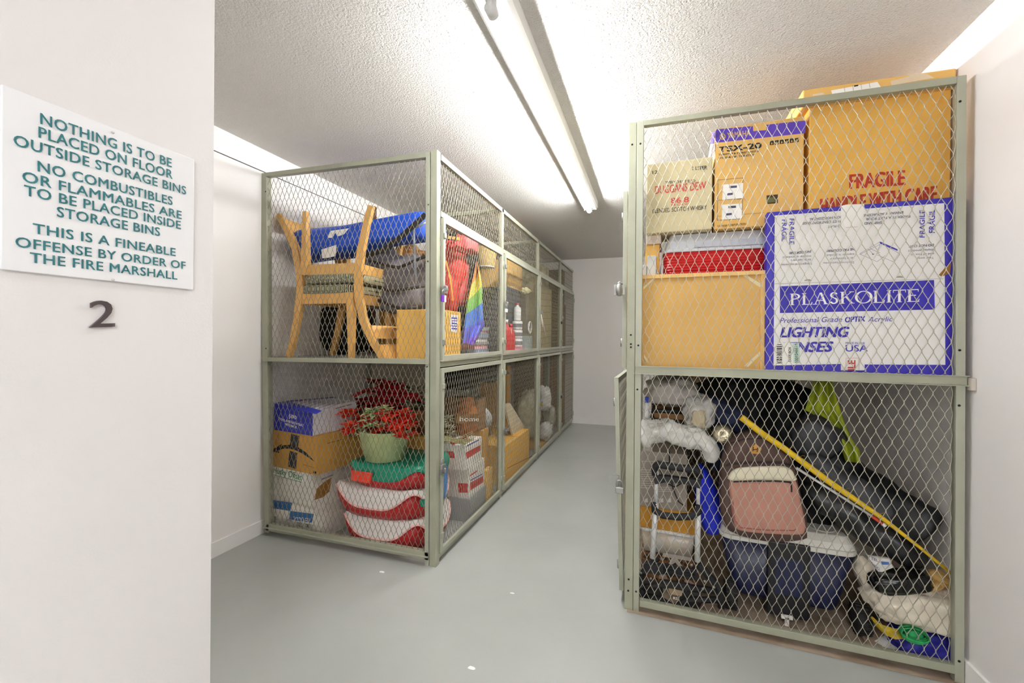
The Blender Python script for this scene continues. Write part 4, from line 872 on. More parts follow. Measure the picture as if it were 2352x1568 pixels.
# ------------------------------------------------------------------ right locker, upper shelf
z1 = lambda x, y: (1420 + x / 3.136, 140 + y / 3.136)
z2 = lambda x, y: (1780 + x / 3.137, 140 + y / 3.137)
z3 = lambda x, y: (1420 + x / 3.734, 480 + y / 3.734)
z4 = lambda x, y: (1740 + x / 3.408, 440 + y / 3.408)
z5 = lambda x, y: (1400 + x / 3.92, 840 + y / 3.92)
z6 = lambda x, y: (1400 + x / 3.5, 1120 + y / 3.5)
z7 = lambda x, y: (1780 + x / 4.127, 860 + y / 4.127)
z8 = lambda x, y: (1780 + x / 3.844, 1160 + y / 3.844)
DP = -RN                                  # into the locker
ZUP = V((0, 0, 1))
def rbox(name, label, cat, bl, br, tl, off, depth, m, zb=None, zt=None, **k):
    A, B = pr(bl, off), pr(br, off); z = A.z if zb is None else zb; A.z = B.z = z
    h = (pr(tl, off).z if zt is None else zt) - z
    return carton(name, label, cat, A, B, h, depth, m, **k)
# lighting panel box
PB_ = mat('violet_blue_card', '3326A6', .45, var=.03); PW = mat('white_coated_card', 'E4E2DE', .5, var=.015)
o, fr, rt, tp = rbox('lens_panel_box', 'large white and violet-blue box of lighting lenses upright in the front corner', 'box', (1758, 846), (2187, 858), (1762, 484), .026, .06, PB_, zb=ZR, zt=pr((1970, 470), .026).z, seam=False)
U_ = fr.u
fr.poly([z4(135, 187), z4(652, 150), z4(652, 112), z4(835, 97), z4(835, 134), z4(1462, 90), z4(1470, 1355), z4(838, 1352), z4(838, 1398), z4(652, 1398), z4(652, 1348), z4(125, 1360)], PW)
def F4(s, a, b, cap, m=BLUEINK, bold=.012, shear=0.): fr.text(s, z4(*a), z4(*b), (cap[0] / 3.408, cap[1] / 3.408) if isinstance(cap, tuple) else cap / 3.408, m, bold, shear, 1., 3)
fr.poly([z4(175, 741), z4(1382, 691), z4(1388, 922), z4(175, 950)], BLUEINK, 2)
# serif lettering for the big name, drawn stroke by stroke on a unit grid
SER = {'P': [(.12, 0, .12, 1, .15), ], }
def serif_word(word, a, b, cap, m, wts):
    A, B, C = fr.at(a, 3), fr.at(b, 3), fr.at((a[0], a[1] - cap), 3); tot = sum(wts); x = 0; fr.mi(m)
    U, W = B - A, C - A; asp = U.length / W.length
    def quad(p): fr.mb.add([A + U * q[0] + W * q[1] for q in p], [tuple(range(len(p)))], False)
    for ch, w in zip(word, wts):
        x0 = x / tot; ww = (w - .12) / tot; x += w
        X = lambda t: x0 + ww * t
        s = .17 / asp; th = .06 / asp
        def vs_(t, t2=None, wd=s, y0=0, y1=1, serif=(1, 1)):
            t2 = t if t2 is None else t2; c0, c1 = X(t), X(t2); quad([(c0 - wd / 2, y0), (c0 + wd / 2, y0), (c1 + wd / 2, y1), (c1 - wd / 2, y1)])
            if serif[0]: quad([(c0 - s * .95, y0), (c0 + s * .95, y0), (c0 + s * .95, y0 + .05), (c0 - s * .95, y0 + .05)])
            if serif[1]: quad([(c1 - s * .95, y1 - .05), (c1 + s * .95, y1 - .05), (c1 + s * .95, y1), (c1 - s * .95, y1)])
        def hs_(t0, t1, y, t=.065): quad([(X(t0), y - t / 2), (X(t1), y - t / 2), (X(t1), y + t / 2), (X(t0), y + t / 2)])
        def arc_(cx_, cy_, rx, ry, a0, a1, n=16, wx=.16, wy=.07):
            for k in range(n):
                p, q = a0 + (a1 - a0) * k / n, a0 + (a1 - a0) * (k + 1) / n
                o1 = lambda g: (X(cx_) + (rx * ww) * math.cos(g), cy_ + ry * math.sin(g)); i1 = lambda g: (X(cx_) + (rx * ww - wx / asp) * math.cos(g), cy_ + (ry - wy) * math.sin(g))
                quad([o1(p), o1(q), i1(q), i1(p)])
        if ch == 'P': vs_(.16); arc_(.3, .74, .62, .26, -PI / 2, PI / 2); hs_(.16, .32, .965); hs_(.16, .32, .515)
        elif ch == 'L': vs_(.16); hs_(.16, .95, .03); quad([(X(.95), 0), (X(1), .22), (X(.92), .22), (X(.86), 0)])
        elif ch == 'A': vs_(.08, .46, th, 0, 1, (1, 0)); vs_(.88, .5, s, 0, 1, (1, 0)); hs_(.25, .72, .33)
        elif ch == 'S': arc_(.5, .75, .4, .25, PI * .1, PI * 1.5, wy=.09); arc_(.5, .27, .44, .27, -PI * .9, PI * .5, wy=.09)
        elif ch == 'K': vs_(.16); vs_(.25, .85, th, .45, 1, (0, 1)); vs_(.9, .42, s, 0, .6, (1, 0))
        elif ch == 'O': arc_(.5, .5, .52, .52, 0, 2 * PI, 28, .18, .06)
        elif ch == 'I': vs_(.5)
        elif ch == 'T': vs_(.5, serif=(1, 0)); hs_(0, 1, .97); quad([(X(0), .78), (X(.05), .78), (X(.05), 1), (X(0), 1)]); quad([(X(.95), .78), (X(1), .78), (X(1), 1), (X(.95), 1)])
        elif ch == 'E': vs_(.16); hs_(.16, .9, .97); hs_(.16, .7, .52); hs_(.16, .95, .03); quad([(X(.9), 0), (X(.98), .22), (X(.93), .22), (X(.82), 0)]); quad([(X(.85), .8), (X(.9), .8), (X(.9), 1), (X(.85), 1)])
serif_word('PLASKOLITE', z4(258, 888), z4(1284, 860), 90 / 3.408, WHITE, [.95, .9, 1.15, .85, 1.1, 1.35, .9, .45, 1.0, .95])
F4('Professional Grade', (175, 1028), (662, 1018), 40, BLUEINK, .003, .25); F4('OPTIX', (686, 1022), (842, 1014), 40, BLUEINK, .03, .1); F4('Acrylic', (864, 1018), (1058, 1014), 38, BLUEINK, .003, .25)
F4('LIGHTING', (180, 1138), (715, 1136), 75, BLUEINK, .04, .25); F4('LENSES', (180, 1256), (590, 1250), 74, BLUEINK, .04, .25); F4('MADE IN THE', (690, 1192), (840, 1194), 16, BLUEINK, .005); F4('USA', (690, 1250), (862, 1250), 50, BLUEINK, .012)
DINK = mat('dim_ink', '4A4862', .6)
for s, a, b in (('ENVIAR Y ALMACENE', (1140, 152), (830, 178)), ('PRODUIT A PLAT POUR', (1195, 183), (848, 206)), ('SHIP AND', (975, 232), (835, 240)), ('ION HORIZONTAL', (650, 190), (405, 207)), ("N ET L'ENTREPOSAGE", (650, 222), (352, 240)), ('O FLAT', (650, 258), (550, 265))): F4(s, a, b, (0, 19), DINK, .006)
for s, a, b in (('DO NOT CUT!', (1380, 408), (1185, 420)), ('NE PAS COUPER!', (758, 442), (545, 455)), ('¡NO CORTAR!', (420, 460), (248, 472))): F4(s, a, b, (0, 18), DINK, .025)
for s, a, b in (('display product', (1382, 447), (1178, 457)), ('end of box to', (1382, 478), (1200, 488)), ('Tear away', (1380, 510), (1245, 515)), ('exposer le produit', (758, 482), (538, 492)), ('de la boite pour', (755, 512), (565, 520)), ("Dechirez l'extremite", (755, 545), (515, 552)), ('mostrar el producto', (420, 497), (195, 508)), ('de la caja para', (420, 525), (260, 532)), ('Desgarre el extremo', (425, 557), (187, 565))): F4(s, a, b, (0, 16), DINK, .0)
F4('FRAGILE', (250, 212), (250, 412), (38, 0)); F4('FRÁGIL', (190, 220), (190, 388), (38, 0)); F4('FRAGILE', (1308, 358), (1308, 145), (-40, 0)); F4('FRÁGIL', (1388, 322), (1388, 140), (-46, 0))
def L4(a, b, w, m=DINK): fr.line(z4(*a), z4(*b), w, m, 2)
for a, b in (((800, 485), (955, 395)), ((800, 492), (960, 412)), ((955, 395), (1115, 488)), ((800, 488), (935, 548)), ((935, 548), (1000, 500)), ((1115, 488), (1070, 552)), ((1070, 552), (930, 492)), ((930, 492), (960, 412)), ((870, 450), (905, 490)), ((880, 445), (960, 480))): L4(a, b, .7)
fr.poly([z4(958, 390), z4(1096, 450), z4(1096, 464), z4(958, 406)], BLUEINK, 2); fr.poly([z4(895, 484), z4(918, 488), z4(900, 495)], DINK, 2)
L4((130, 721), (1455, 681), .9, mat('card_slit', '9E9A92', .8))
for x, y in ((395, 694), (1115, 668)): fr.poly([z4(x + 30 * math.cos(t), y - 16 * abs(math.sin(t)) + 6) for t in [PI * k / 8 for k in range(9)]], mat('card_notch', 'A49E92', .8), 2)
fr.poly([z4(1418, 652), z4(1470, 592), z4(1516, 556), z4(1506, 640), z4(1440, 664)], mat('torn_kraft', '9A6A2A', .9), 2.5)
fr.poly([z4(128, 1180), z4(325, 1184), z4(340, 1354), z4(128, 1360)], mat('thermal_label', 'E9E8E0', .5), 4)
for k in range(11): fr.poly([z4(148 + 1, 1196 + k * 14), z4(192, 1194 + k * 14), z4(192, 1200 + k * 14 + (k % 3) * 2), z4(149, 1202 + k * 14 + (k % 3) * 2)], BLACK, 5)
fr.poly([z4(274, 1186), z4(326, 1186), z4(334, 1340), z4(280, 1342)], mat('pale_green_label', 'B9D3C4', .5), 5)
fr.text('1001846614', z4(318, 1338), z4(314, 1190), (-26 / 3.408, 0), BLACK, .0, 0, 1, 6); fr.text('DIXIE BOX', z4(262, 1330), z4(262, 1215), (-20 / 3.408, 0), BLACK, .02, 0, 1, 6)
fr.text('ILE', z4(765, 1396), z4(765, 1320), (-58 / 3.408, 0), RED, .03, 0, 1, 4); fr.line(z4(692, 1302), z4(795, 1302), .6, RED, 3); fr.line(z4(692, 1302), z4(692, 1400), .6, RED, 3); fr.line(z4(795, 1302), z4(795, 1400), .6, RED, 3)
fr.poly([z4(652, 112), z4(700, 100), z4(835, 97), z4(830, 200), z4(790, 275), z4(690, 282), z4(655, 200)], mat('glossy_tape', 'EDEBE6', .2), 1.6); L4((690, 280), (785, 275), 1, mat('tape_edge', 'B58A5C', .6))
fr.done(o)
# picture frame back
FW_ = mat('pale_pine', 'E3BA70', .5, var=.07, scale=9); HB = mat('hardboard', 'D2A85E', .6, var=.05, scale=5)
A, B = pr((1466, 840), .045), pr((1756, 846), .045); A.z = B.z = ZR; zt_ = pr((1756, 620), .045).z
UU = (B - A).normalized(); w = (B - A).length; h = zt_ - ZR; M_ = lambda u, z, d: A + UU * u + ZUP * z + DP * d
t = thing('picture_frame', 'wooden framed hardboard panel, back to the viewer, standing on the shelf', 'picture frame', M_(w / 2, 0, .02))
for nm, (u0, u1, q0, q1) in (('frame_bar', (0, w, 0, .012)), ('frame_bar', (0, w, h - .018, h)), ('frame_bar', (0, .012, .012, h - .018)), ('frame_bar', (w - .016, w, .012, h - .018))):
    m = MB(); m.obox(M_(u0, q0, 0), UU * (u1 - u0), DP * .028, ZUP * (q1 - q0)); m.build(nm, FW_, t, bevel=.0015)
m = MB(); m.obox(M_(.012, .012, .012), UU * (w - .028), DP * .004, ZUP * (h - .03)); bp_ = m.build('backing_board', HB, t)
fr = Face(M_(0, 0, .012), UU, ZUP); TP2 = mat('yellowed_tape', 'DCD3A8', .4)
for q in ([(215, 668), (300, 592), (322, 592), (216, 690)], [(1058, 562), (1090, 560), (1226, 640), (1222, 672), (1190, 655)], [(1080, 1345), (1225, 1212), (1226, 1240), (1115, 1352)], [(222, 1245), (272, 1325), (255, 1325), (220, 1272)]):
    fr = Face(M_(0, 0, .012), UU, ZUP); fr.poly([z3(*p) for p in q], TP2); fr.done(bp_, 'corner_tape')
# cartons at the left behind the frame
o, *_ = rbox('cardboard_box', 'plain brown carton standing behind the picture frame at its left end', 'box', (1480, 838), (1512, 838), (1480, 563), .135, .20, CARD, zb=ZR, seam=False); zc1 = pr((1480, 563), .135).z
o, *_ = rbox('flat_box', 'flat pale pinkish box under the whisky carton', 'box', (1484, 562), (1518, 562), (1484, 541), .125, .22, mat('pale_pink_card', 'D8C8B8', .7), zb=zc1 + .001, zt=pr((1484, 541), .125).z, seam=False); zc2 = pr((1484, 541), .125).z
WB = mat('matt_white_card', 'E2E2E0', .6)
for (a, b, c, off, lab) in (((1486, 616), (1507, 616), (1486, 587), .082, 'small white box upright behind the frame, nearer the red cooler'), ((1471, 631), (1485, 631), (1471, 608), .082, 'tiny white box at the locker post above the frame edge')):
    o, *_ = rbox('small_white_box', lab, 'box', a, b, c, off, .045, WB, zb=ZR, seam=False)
# red cooler
CRED = mat('cooler_red', 'B8181C', .35, var=.04); CGREY = mat('cooler_grey_white', 'C4C6CC', .4, var=.02)
A, B = pr((1522, 630), .11), pr((1776, 622), .11); UU = (B - A).normalized(); w = (B - A).length; zl = pr((1640, 574), .11).z; zt_ = pr((1640, 530), .12).z; dpt = .32
def rr(o, u, d, w, dd, z, r=.04, ins=0., n=5):
    pts = []
    for cx_, cy_, a0 in ((w - r, dd - r, 0), (r, dd - r, PI / 2), (r, r, PI), (w - r, r, 1.5 * PI)):
        for k in range(n + 1):
            a = a0 + PI / 2 * k / n; pts.append(V((o.x, o.y, z)) + u * (cx_ + (r - ins) * math.cos(a)) + d * (cy_ + (r - ins) * math.sin(a)))
    return pts
m = MB(); rs = []; z = ZR; n = int((zl - ZR) / .0065)
for k in range(n + 1):
    z = ZR + (zl - ZR) * k / n; rs.append(rr(A, UU, DP, w, dpt, z, .05, .0035 if k % 2 else 0.))
m.rings(rs, True, True, False); co = m.build('picnic_cooler', CRED, None, (A + UU * w / 2 + DP * .16).xy.to_3d() + V((0, 0, ZR))); tag(co, 'ribbed red picnic cooler with a pale grey lid, behind the picture frame', 'cooler')
m = MB(); m.rings([rr(A, UU, DP, w, dpt, zl, .05, -.004), rr(A, UU, DP, w, dpt, zl + .014, .05, -.004), rr(A, UU, DP, w, dpt, zl + .015, .05, .004), rr(A, UU, DP, w, dpt, zl + .045, .05, .012), rr(A, UU, DP, w, dpt, zt_, .05, .032)], True, True, False); l = m.build('lid', CGREY, co, bevel=.003)
m = MB(); c = A + UU * (w * .30) - DP * -.004; m.obox(V((c.x, c.y, zl + .018)) - DP * .004, UU * .42, DP * .003, ZUP * .028); m.build('lid_recess', mat('cooler_grey_shade', 'B4B7C0', .4), l)
m = MB(); q0 = V((A.x, A.y, 0)); m.tube([q0 + UU * -.012 + DP * .05 + ZUP * (zl + .01), q0 + UU * -.02 + DP * .05 + ZUP * (zl - .05), q0 + UU * -.03 + DP * .03 + ZUP * (zl - .11)], .013, 10); m.build('handle', WHITE, co)
# whisky carton, on the flat pale box and the cooler
o, fr, rt, tp = rbox('whisky_carton', 'cream whisky carton with red lettering at the upper left', 'box', (1484, 538), (1635, 531), (1485, 378), .09, .22, mat('cream_card', 'CFC29A', .75, var=.03), zb=max(zc2, zt_) + .001, seam=True)
def F1(f, s, a, b, cap, m, bold=.01, shear=0.): f.text(s, z1(*a), z1(*b), cap / 3.136, m, bold, shear)
F1(fr, '12', (247, 815), (283, 811), 24, BLACK, .012); F1(fr, '1 LITER', (535, 787), (640, 779), 26, BLACK, .015); F1(fr, 'IMPORTED', (337, 886), (556, 872), 20, BLACK, .0)
RED2 = mat('faded_red_ink', 'BF4B42', .6)
F1(fr, 'DUGGANS DEW', (265, 958), (632, 924), 56, RED2, .012); F1(fr, '86.8', (380, 1024), (508, 1016), 38, RED2, .025); F1(fr, 'PROOF', (382, 1044), (506, 1036), 13, RED2, .012); F1(fr, 'BLENDED SCOTCH WHISKY', (247, 1096), (638, 1068), 30, BLACK, .004); fr.done(o)
# hi-fi carton
PUR = mat('purple_band', '5B3FB0', .5)
o, fr, rt, tp = rbox('stereo_carton', 'kraft stereo carton with a purple band along its top', 'box', (1640, 527), (1845, 519), (1645, 292), .10, .18, CARD2, zb=zt_ + .001, zt=pr((1745, 281), .10).z, seam=True)
fr.poly([z1(705, 492), z1(970, 468), z1(972, 505), z1(1068, 497), z1(1066, 459), z1(1350, 428), z1(1346, 520), z1(700, 590)], PUR)
YTAN = mat('tan_on_purple', 'C9A676', .6)
F1(fr, 'YAMAHA', (785, 556), (950, 538), 40, YTAN, .02)
fr.poly([z1(752 + 22 * math.cos(t), 544 + 24 * math.sin(t)) for t in [2 * PI * k / 16 for k in range(16)]], YTAN, 2); fr.poly([z1(752 + 15 * math.cos(t), 544 + 16 * math.sin(t)) for t in [2 * PI * k / 16 for k in range(16)]], PUR, 3)
for k in range(3): a = PI * k / 3 + .5; fr.line(z1(752 + 18 * math.cos(a), 544 + 19 * math.sin(a)), z1(752 - 18 * math.cos(a), 544 - 19 * math.sin(a)), 1.2, YTAN, 4)
F1(fr, 'TSX-20', (722, 658), (1030, 626), 38, BLACK, .045); F1(fr, 'TABLETOP & STEREO SYSTEM', (722, 682), (1015, 656), 13, BLACK, .02); F1(fr, 'SYSTEME HIFI TABLETOP', (722, 707), (980, 682), 13, BLACK, .02)
for k in range(6):
    x = 1092 + 36 * k; y = 607 - 4.2 * k; fr.poly([z1(x, y), z1(x + 28, y - 3), z1(x + 28, y - 34), z1(x, y - 30)], BLACK, 2); fr.poly([z1(x + 8, y - 6), z1(x + 20, y - 8), z1(x + 14, y - 26)], CARD2, 3)
for a, b in (((720, 856), (900, 842)), ((900, 842), (890, 1135)), ((890, 1135), (712, 1147)), ((712, 1147), (720, 856)), ((716, 1002), (895, 992))): fr.line(z1(*a), z1(*b), .8, BLACK, 2)
for q in ([(755, 890), (900, 878), (897, 986), (750, 1000)], [(748, 1035), (892, 1026), (890, 1134), (745, 1143)]):
    fr.poly([z1(*p) for p in q], WHITE, 3); x, y = q[0]; fr.poly([z1(x + 45, y + 10), z1(x + 100, y + 6), z1(x + 100, y + 22), z1(x + 45, y + 26)], DINK, 4); fr.poly([z1(x + 30, y + 62), z1(x + 70, y + 58), z1(x + 70, y + 74), z1(x + 30, y + 78)], DINK, 4)
fr.poly([z1(1068, 968), z1(1150, 960), z1(1150, 1024), z1(1070, 1030)], mat('hand_hole', '4A3A20', .9), 2); fr.poly([z1(1074, 985), z1(1130, 980), z1(1130, 1016), z1(1075, 1020)], mat('dull_green_inside', '6B6B42', .8), 3)
F1(fr, 'YAMAHA CORPORATION', (712, 1198), (920, 1180), 15, mat('brown_ink', '6B4A22', .7), .01); fr.line(z1(700, 1120), z1(1050, 1092), .8, mat('dull_tan_line', '84754C', .8)); fr.done(o)
lf = Face(fr.o, DP, ZUP); lf.n = -fr.u; lf.poly([(1644, 300), (1636, 305), (1631, 330), (1640, 329)], PUR); lf.poly([(1642, 330), (1632, 331), (1626, 366), (1641, 364)], mat('white_side_print', 'DAD5DA', .6)); lf.done(o, 'side_print')
# tall fragile carton with a lid
YB_ = 2.172; A, B = P(1853, 850, y=YB_), P(2178, 850, y=YB_); A.z = B.z = ZR; zlb = P(1848, 250, y=YB_).z; DY = V((0, 1, 0))
o, fr, rt, tp = carton('fragile_carton', 'tallest brown carton, stamped in red, its lid rising over the locker top', 'box', A, B, zlb + .03 - ZR, .46, CARD, seam=False)
UU = V((1, 0, 0)); zlt = P(1990, 185, y=YB_ - .022).z; w = (B - A).length
m = MB(); q = V((A.x, A.y, zlb)) - UU * .032 - DY * .022; m.obox(q, UU * (w + .036), DY * .5, ZUP * (zlt - zlb)); l = m.build('lid', CARD2, o, bevel=.006)
lf = Face(q, UU, ZUP); lf.poly([z2(405, 212), z2(738, 150), z2(765, 190), z2(412, 240)], WHITE, 2); lf.poly([z2(570, 176), z2(600, 170), z2(600, 180), z2(570, 186)], BLACK, 4)
for k in range(4): lf.line(z2(500 + 60 * k, 190 - 11 * k), z2(505 + 60 * k, 225 - 11 * k), .7, DINK, 4)
lf.poly([z2(832, 146), z2(930, 120), z2(1000, 92), z2(1090, 90), z2(1150, 122), z2(1040, 140), z2(840, 178)], mat('frosted_tape', 'D9C6A8', .3), 2); lf.poly([z2(275, 240), z2(340, 228), z2(360, 240), z2(270, 252)], mat('paper_scrap', 'E0D5C0', .7), 2); lf.done(l, 'shipping_label')
RSTAMP = mat('red_stamp_ink', 'B5382A', .7, var=.15, scale=60)
for st, a, b, cap in (('FRAGILE', (1952, 433), (2078, 424), 32), ('HANDLE WITH CARE', (1885, 490), (2151, 462), 33)): fr.text(st, a, b, cap, RSTAMP, .03)
fr.done(o)
# ------------------------------------------------------------------ right locker, lower level
zf = .003
def sack(name, label, cat, pxs, off, rad, m, seed=0, amp=.2, e=.75, fine=.03, rot=0., ax='Y', flat=None, fr_=2.5, parent=None):
    c = pr(pxs, off); mb = MB(); mb.blob(c, rad, Matrix.Rotation(math.radians(rot), 3, ax) if rot else None, 36, 24, amp, fr_, seed, e, fine, flat); o = mb.build(name, m, parent)
    if parent is None: tag(o, label, cat)
    return o
# wheeled cooler
NAVY = mat('navy_plastic', '1C2140', .4, var=.05, scale=5); CW = mat('cooler_white', 'D5D2C8', .4, var=.03); CBLK = mat('black_plastic', '1D1C1E', .45, var=.1)
off = .17; Ac, Bc = pr((1657, 1240), off), pr((1972, 1275), off); w = (Bc - Ac).length; UU = RU; zt_ = pr((1760, 1250), off).z; zb = .075; dpt = .34
Ac.z = Bc.z = 0
m = MB(); rs = []
for z, k in ((zb, .058), (zb + .02, .052), (zt_, 0.)): rs.append(rr(Ac + UU * k + DP * k * .5, UU, DP, w - 2 * k, dpt - k, z, .05))
m.rings(rs, True, True, True); co = m.build('wheeled_cooler', NAVY, None, (Ac + UU * w / 2 + DP * dpt / 2).xy.to_3d()); tag(co, 'navy wheeled cooler with a white lid and black handle column on the floor', 'cooler')
m = MB(); lz = zt_; m.rings([rr(Ac, UU, DP, w, dpt, lz, .05, -.006), rr(Ac, UU, DP, w, dpt, lz + .022, .05, -.008)], True, True, False); m.rings([rr(Ac, UU, DP, w, dpt, lz + .023, .05, -.004), rr(Ac, UU, DP, w, dpt, lz + .05, .05, .004), rr(Ac, UU, DP, w, dpt, lz + .075, .05, .03)], True, True, False); l = m.build('lid', CW, co, bevel=.004)
m = MB(); c = Ac + UU * (w * .80) + DP * .10; m.lathe([(.05, 0), (.05, .004), (.043, .004), (.040, .001)], V((c.x, c.y, lz + .0735)), 24); m.build('cup_holder', mat('cooler_shade_white', 'BDB9AE', .5), l)
c0 = Ac + UU * (w * .355) - DP * .018; cw = w * .31
m = MB(); m.obox(V((c0.x, c0.y, .03)), UU * cw, DP * .055, ZUP * (zt_ + .026 - .03)); cl = m.build('handle_column', CBLK, co, bevel=.006)
m = MB(); q = c0 + UU * cw * .18 - DP * .002; m.obox(V((q.x, q.y, zb + .055)), UU * cw * .64, DP * .004, ZUP * (zt_ - zb - .10)); m.build('inset_panel', NAVY, cl, bevel=.002)
m = MB(); q = pr((1807, 1428), off - .03); m.bar(q + V((0, 0, .022)), q + V((0, 0, -.018)), .016, .012, V((0, 1, 0))); m.bar(q + V((-.022, 0, .022)), q + V((.022, 0, .022)), .012, .014); m.tube([q + V((-.014, 0, -.022)), q + V((.016, 0, -.026))], .008, 8); m.build('drain_latch', WHITE, co)
def wheel(par, c, r, wd_):
    m = MB(); R_ = Matrix.Rotation(PI / 2, 3, 'Y'); m.lathe([(r * .5, -wd_ / 2), (r, -wd_ / 2), (r, wd_ / 2), (r * .5, wd_ / 2)], c, 28, R_)
    for k in range(22):
        a = 2 * PI * k / 22; p = c + V((0, math.cos(a), math.sin(a))) * r; m.bar(p - UU * wd_ * .5, p + UU * wd_ * .5, .006, .008, V((0, math.cos(a), math.sin(a))))
    m.build('wheel', mat('black_rubber', '262423', .75), par)
for px, py in ((1677, 1380), (1976, 1437)):
    c = pr((px, py), off + .02); c.z = .068; wheel(co, c, .062, .045)
# backpack on the cooler
MAR = mat('maroon_brown_canvas', '54403A', .8, var=.08, scale=20, bump=.05, bscale=160); PNK = mat('dusty_pink_canvas', 'B38272', .8, var=.06, scale=12, bump=.05, bscale=160); CRM = mat('cream_canvas', 'DDD6BC', .8, var=.03); DKB = mat('dark_zip', '2E2323', .7)
zb_ = lz + .077; off = .07
prof = [(1005, 1330), (990, 1100), (1010, 850), (1070, 690), (1180, 610), (1310, 580), (1450, 640), (1580, 760), (1660, 900), (1705, 1100), (1765, 1320), (1770, 1480), (1740, 1555), (1400, 1570), (1080, 1480)]
def bulge(pts, off0, depth, n=6, round_=.55):
    """soft body: an outline swelling from its back plane to a slightly smaller front"""
    q = [pr(z5(*p), off0) for p in pts]; c = sum(q, V((0, 0, 0))) / len(q); rs = []
    def fine(q):
        out = []; L = len(q)
        for i in range(L):
            p0, p1, p2, p3 = q[i - 1], q[i], q[(i + 1) % L], q[(i + 2) % L]
            for t in (0, .33, .66): out.append(.5 * ((2 * p1) + (p2 - p0) * t + (2 * p0 - 5 * p1 + 4 * p2 - p3) * t * t + (3 * p1 - p0 - 3 * p2 + p3) * t ** 3))
        return out
    q = fine(q)
    for k in range(n + 1):
        a = PI / 2 * k / n; s = 1 - round_ * .28 * (1 - math.cos(a)); rs.append([c + (p - c) * s - DP * depth * math.sin(a) for p in q])
    s = rs[-1]; c2 = c - DP * depth
    for f_ in (.6, .25): rs.append([c2 + (p - c2) * f_ - DP * .004 for p in s])
    back = [[c + (p - c) * .9 + DP * .10 for p in q], [c + (p - c) * 1.0 + DP * .03 for p in q]]
    return back + rs
m = MB(); m.rings(bulge(prof, off + .06, .045), True, True, True); bp_ = m.build('backpack', MAR, None, pr((1750, 1238), off + .08)); tag(bp_, 'maroon backpack with a dusty pink front pocket and cream flap on the cooler', 'backpack')
m = MB(); m.rings(bulge([(1078, 1030), (1200, 1024), (1400, 1022), (1560, 1024), (1672, 1026), (1715, 1200), (1758, 1400), (1750, 1490), (1680, 1510), (1400, 1500), (1180, 1475), (1120, 1420), (1090, 1240)], off + .02, .028, 5, .35), True, True, True); pk = m.build('front_pocket', PNK, bp_)
m = MB(); m.rings(bulge([(1075, 1022), (1080, 965), (1120, 925), (1200, 903), (1400, 894), (1560, 897), (1635, 930), (1665, 985), (1674, 1022), (1500, 1026), (1300, 1026)], off + .022, .024, 4, .3), True, True, True); m.build('flap', CRM, bp_)
fz = lambda x, y, o_: pr(z5(x, y), o_)
m = MB(); m.tube([fz(1115, 1042, off - .012), fz(1300, 1036, off - .014), fz(1500, 1036, off - .014), fz(1632, 1046, off - .010)], .0035, 6); m.tube([fz(1632, 1046, off - .012), fz(1640, 1100, off - .014), fz(1640, 1135, off - .014)], .003, 6); m.build('zip', DKB, bp_)
m = MB(); m.tube([fz(1118, 1180, off - .004), fz(1110, 1360, off - .006), fz(1180, 1455, off - .008), fz(1400, 1478, off - .010), fz(1660, 1480, off - .008), fz(1735, 1420, off - .004)], .003, 6); m.build('piping', mat('dull_rose_piping', '9A5A54', .8), bp_)
m = MB(); m.tube([fz(1050, 900, off + .01), fz(1090, 880, off + .008), fz(1300, 868, off + .004), fz(1540, 868, off + .006), fz(1650, 900, off + .012)], .005, 6); m.tube([fz(1080, 700, off + .02), fz(1200, 660, off + .01), fz(1400, 650, off + .01), fz(1530, 720, off + .02)], .003, 6); m.build('seam', DKB, bp_)
q = [fz(1315, 700, off + .004), fz(1368, 742, off + .002), fz(1345, 792, off + .0), fz(1285, 788, off + .002), fz(1265, 745, off + .004)]; m = MB(); m.prism(q, -DP * .004); pt = m.build('patch', mat('ochre_patch', 'C08A3C', .7), bp_)
m = MB()
for a, b in (((1295, 728), (1290, 768)), ((1335, 735), (1330, 775)), ((1293, 755), (1332, 748))): m.bar(fz(*a, off - .005), fz(*b, off - .005), .003, .002, V((0, 1, 0)))
m.build('monogram', DKB, pt)
# folding hand truck
off = .08; SIL = mat('silver_white_tube', 'DCDCDA', .3, .15); GRIP = mat('dark_grey_grip', '222124', .65, var=.1)
c = pr((1555, 1290), off); t = thing('hand_truck', 'folding hand truck with silver poles and black handles, against the wire', 'hand truck', V((c.x, c.y, 0)))
for p in (((425, 950), (418, 1235), (388, 1330 + 400)), ((800, 975), (798, 1265), (790, 1760))):
    a, b, d = (pr(z5(*q), off) for q in p)
    m = MB(); m.tube([a, b], .0085, 12); m.build('upper_pole', SIL, t); m = MB(); m.tube([b, d], .0125, 12); m.build('lower_pole', SIL, t)
m = MB(); m.tube([fz(408, 985, off), fz(404, 905, off), fz(430, 885, off - .005), fz(610, 915, off - .01), fz(780, 935, off - .005), fz(808, 955, off), fz(812, 1010, off)], [.014, .017, .018, .017, .018, .017, .014], 12); m.build('grip_handle', GRIP, t)
m = MB(); m.strip([fz(405, 1020, off - .004), fz(520, 1012, off - .01), fz(700, 1035, off - .01), fz(815, 1058, off - .004)], [.04, .026, .026, .04], .03, V((0, -1, 0))); m.build('crossbar', GRIP, t)
m = MB(); m.tube([fz(398, 1225, off), fz(405, 1300, off - .01), fz(480, 1345, off - .016), fz(620, 1360, off - .018), fz(740, 1355, off - .016), fz(800, 1310, off - .01), fz(808, 1250, off)], [.013, .017, .016, .016, .016, .017, .013], 12); m.build('carry_handle', GRIP, t)
g6 = lambda x, y, o_: pr(z6(x, y), o_)
m = MB()
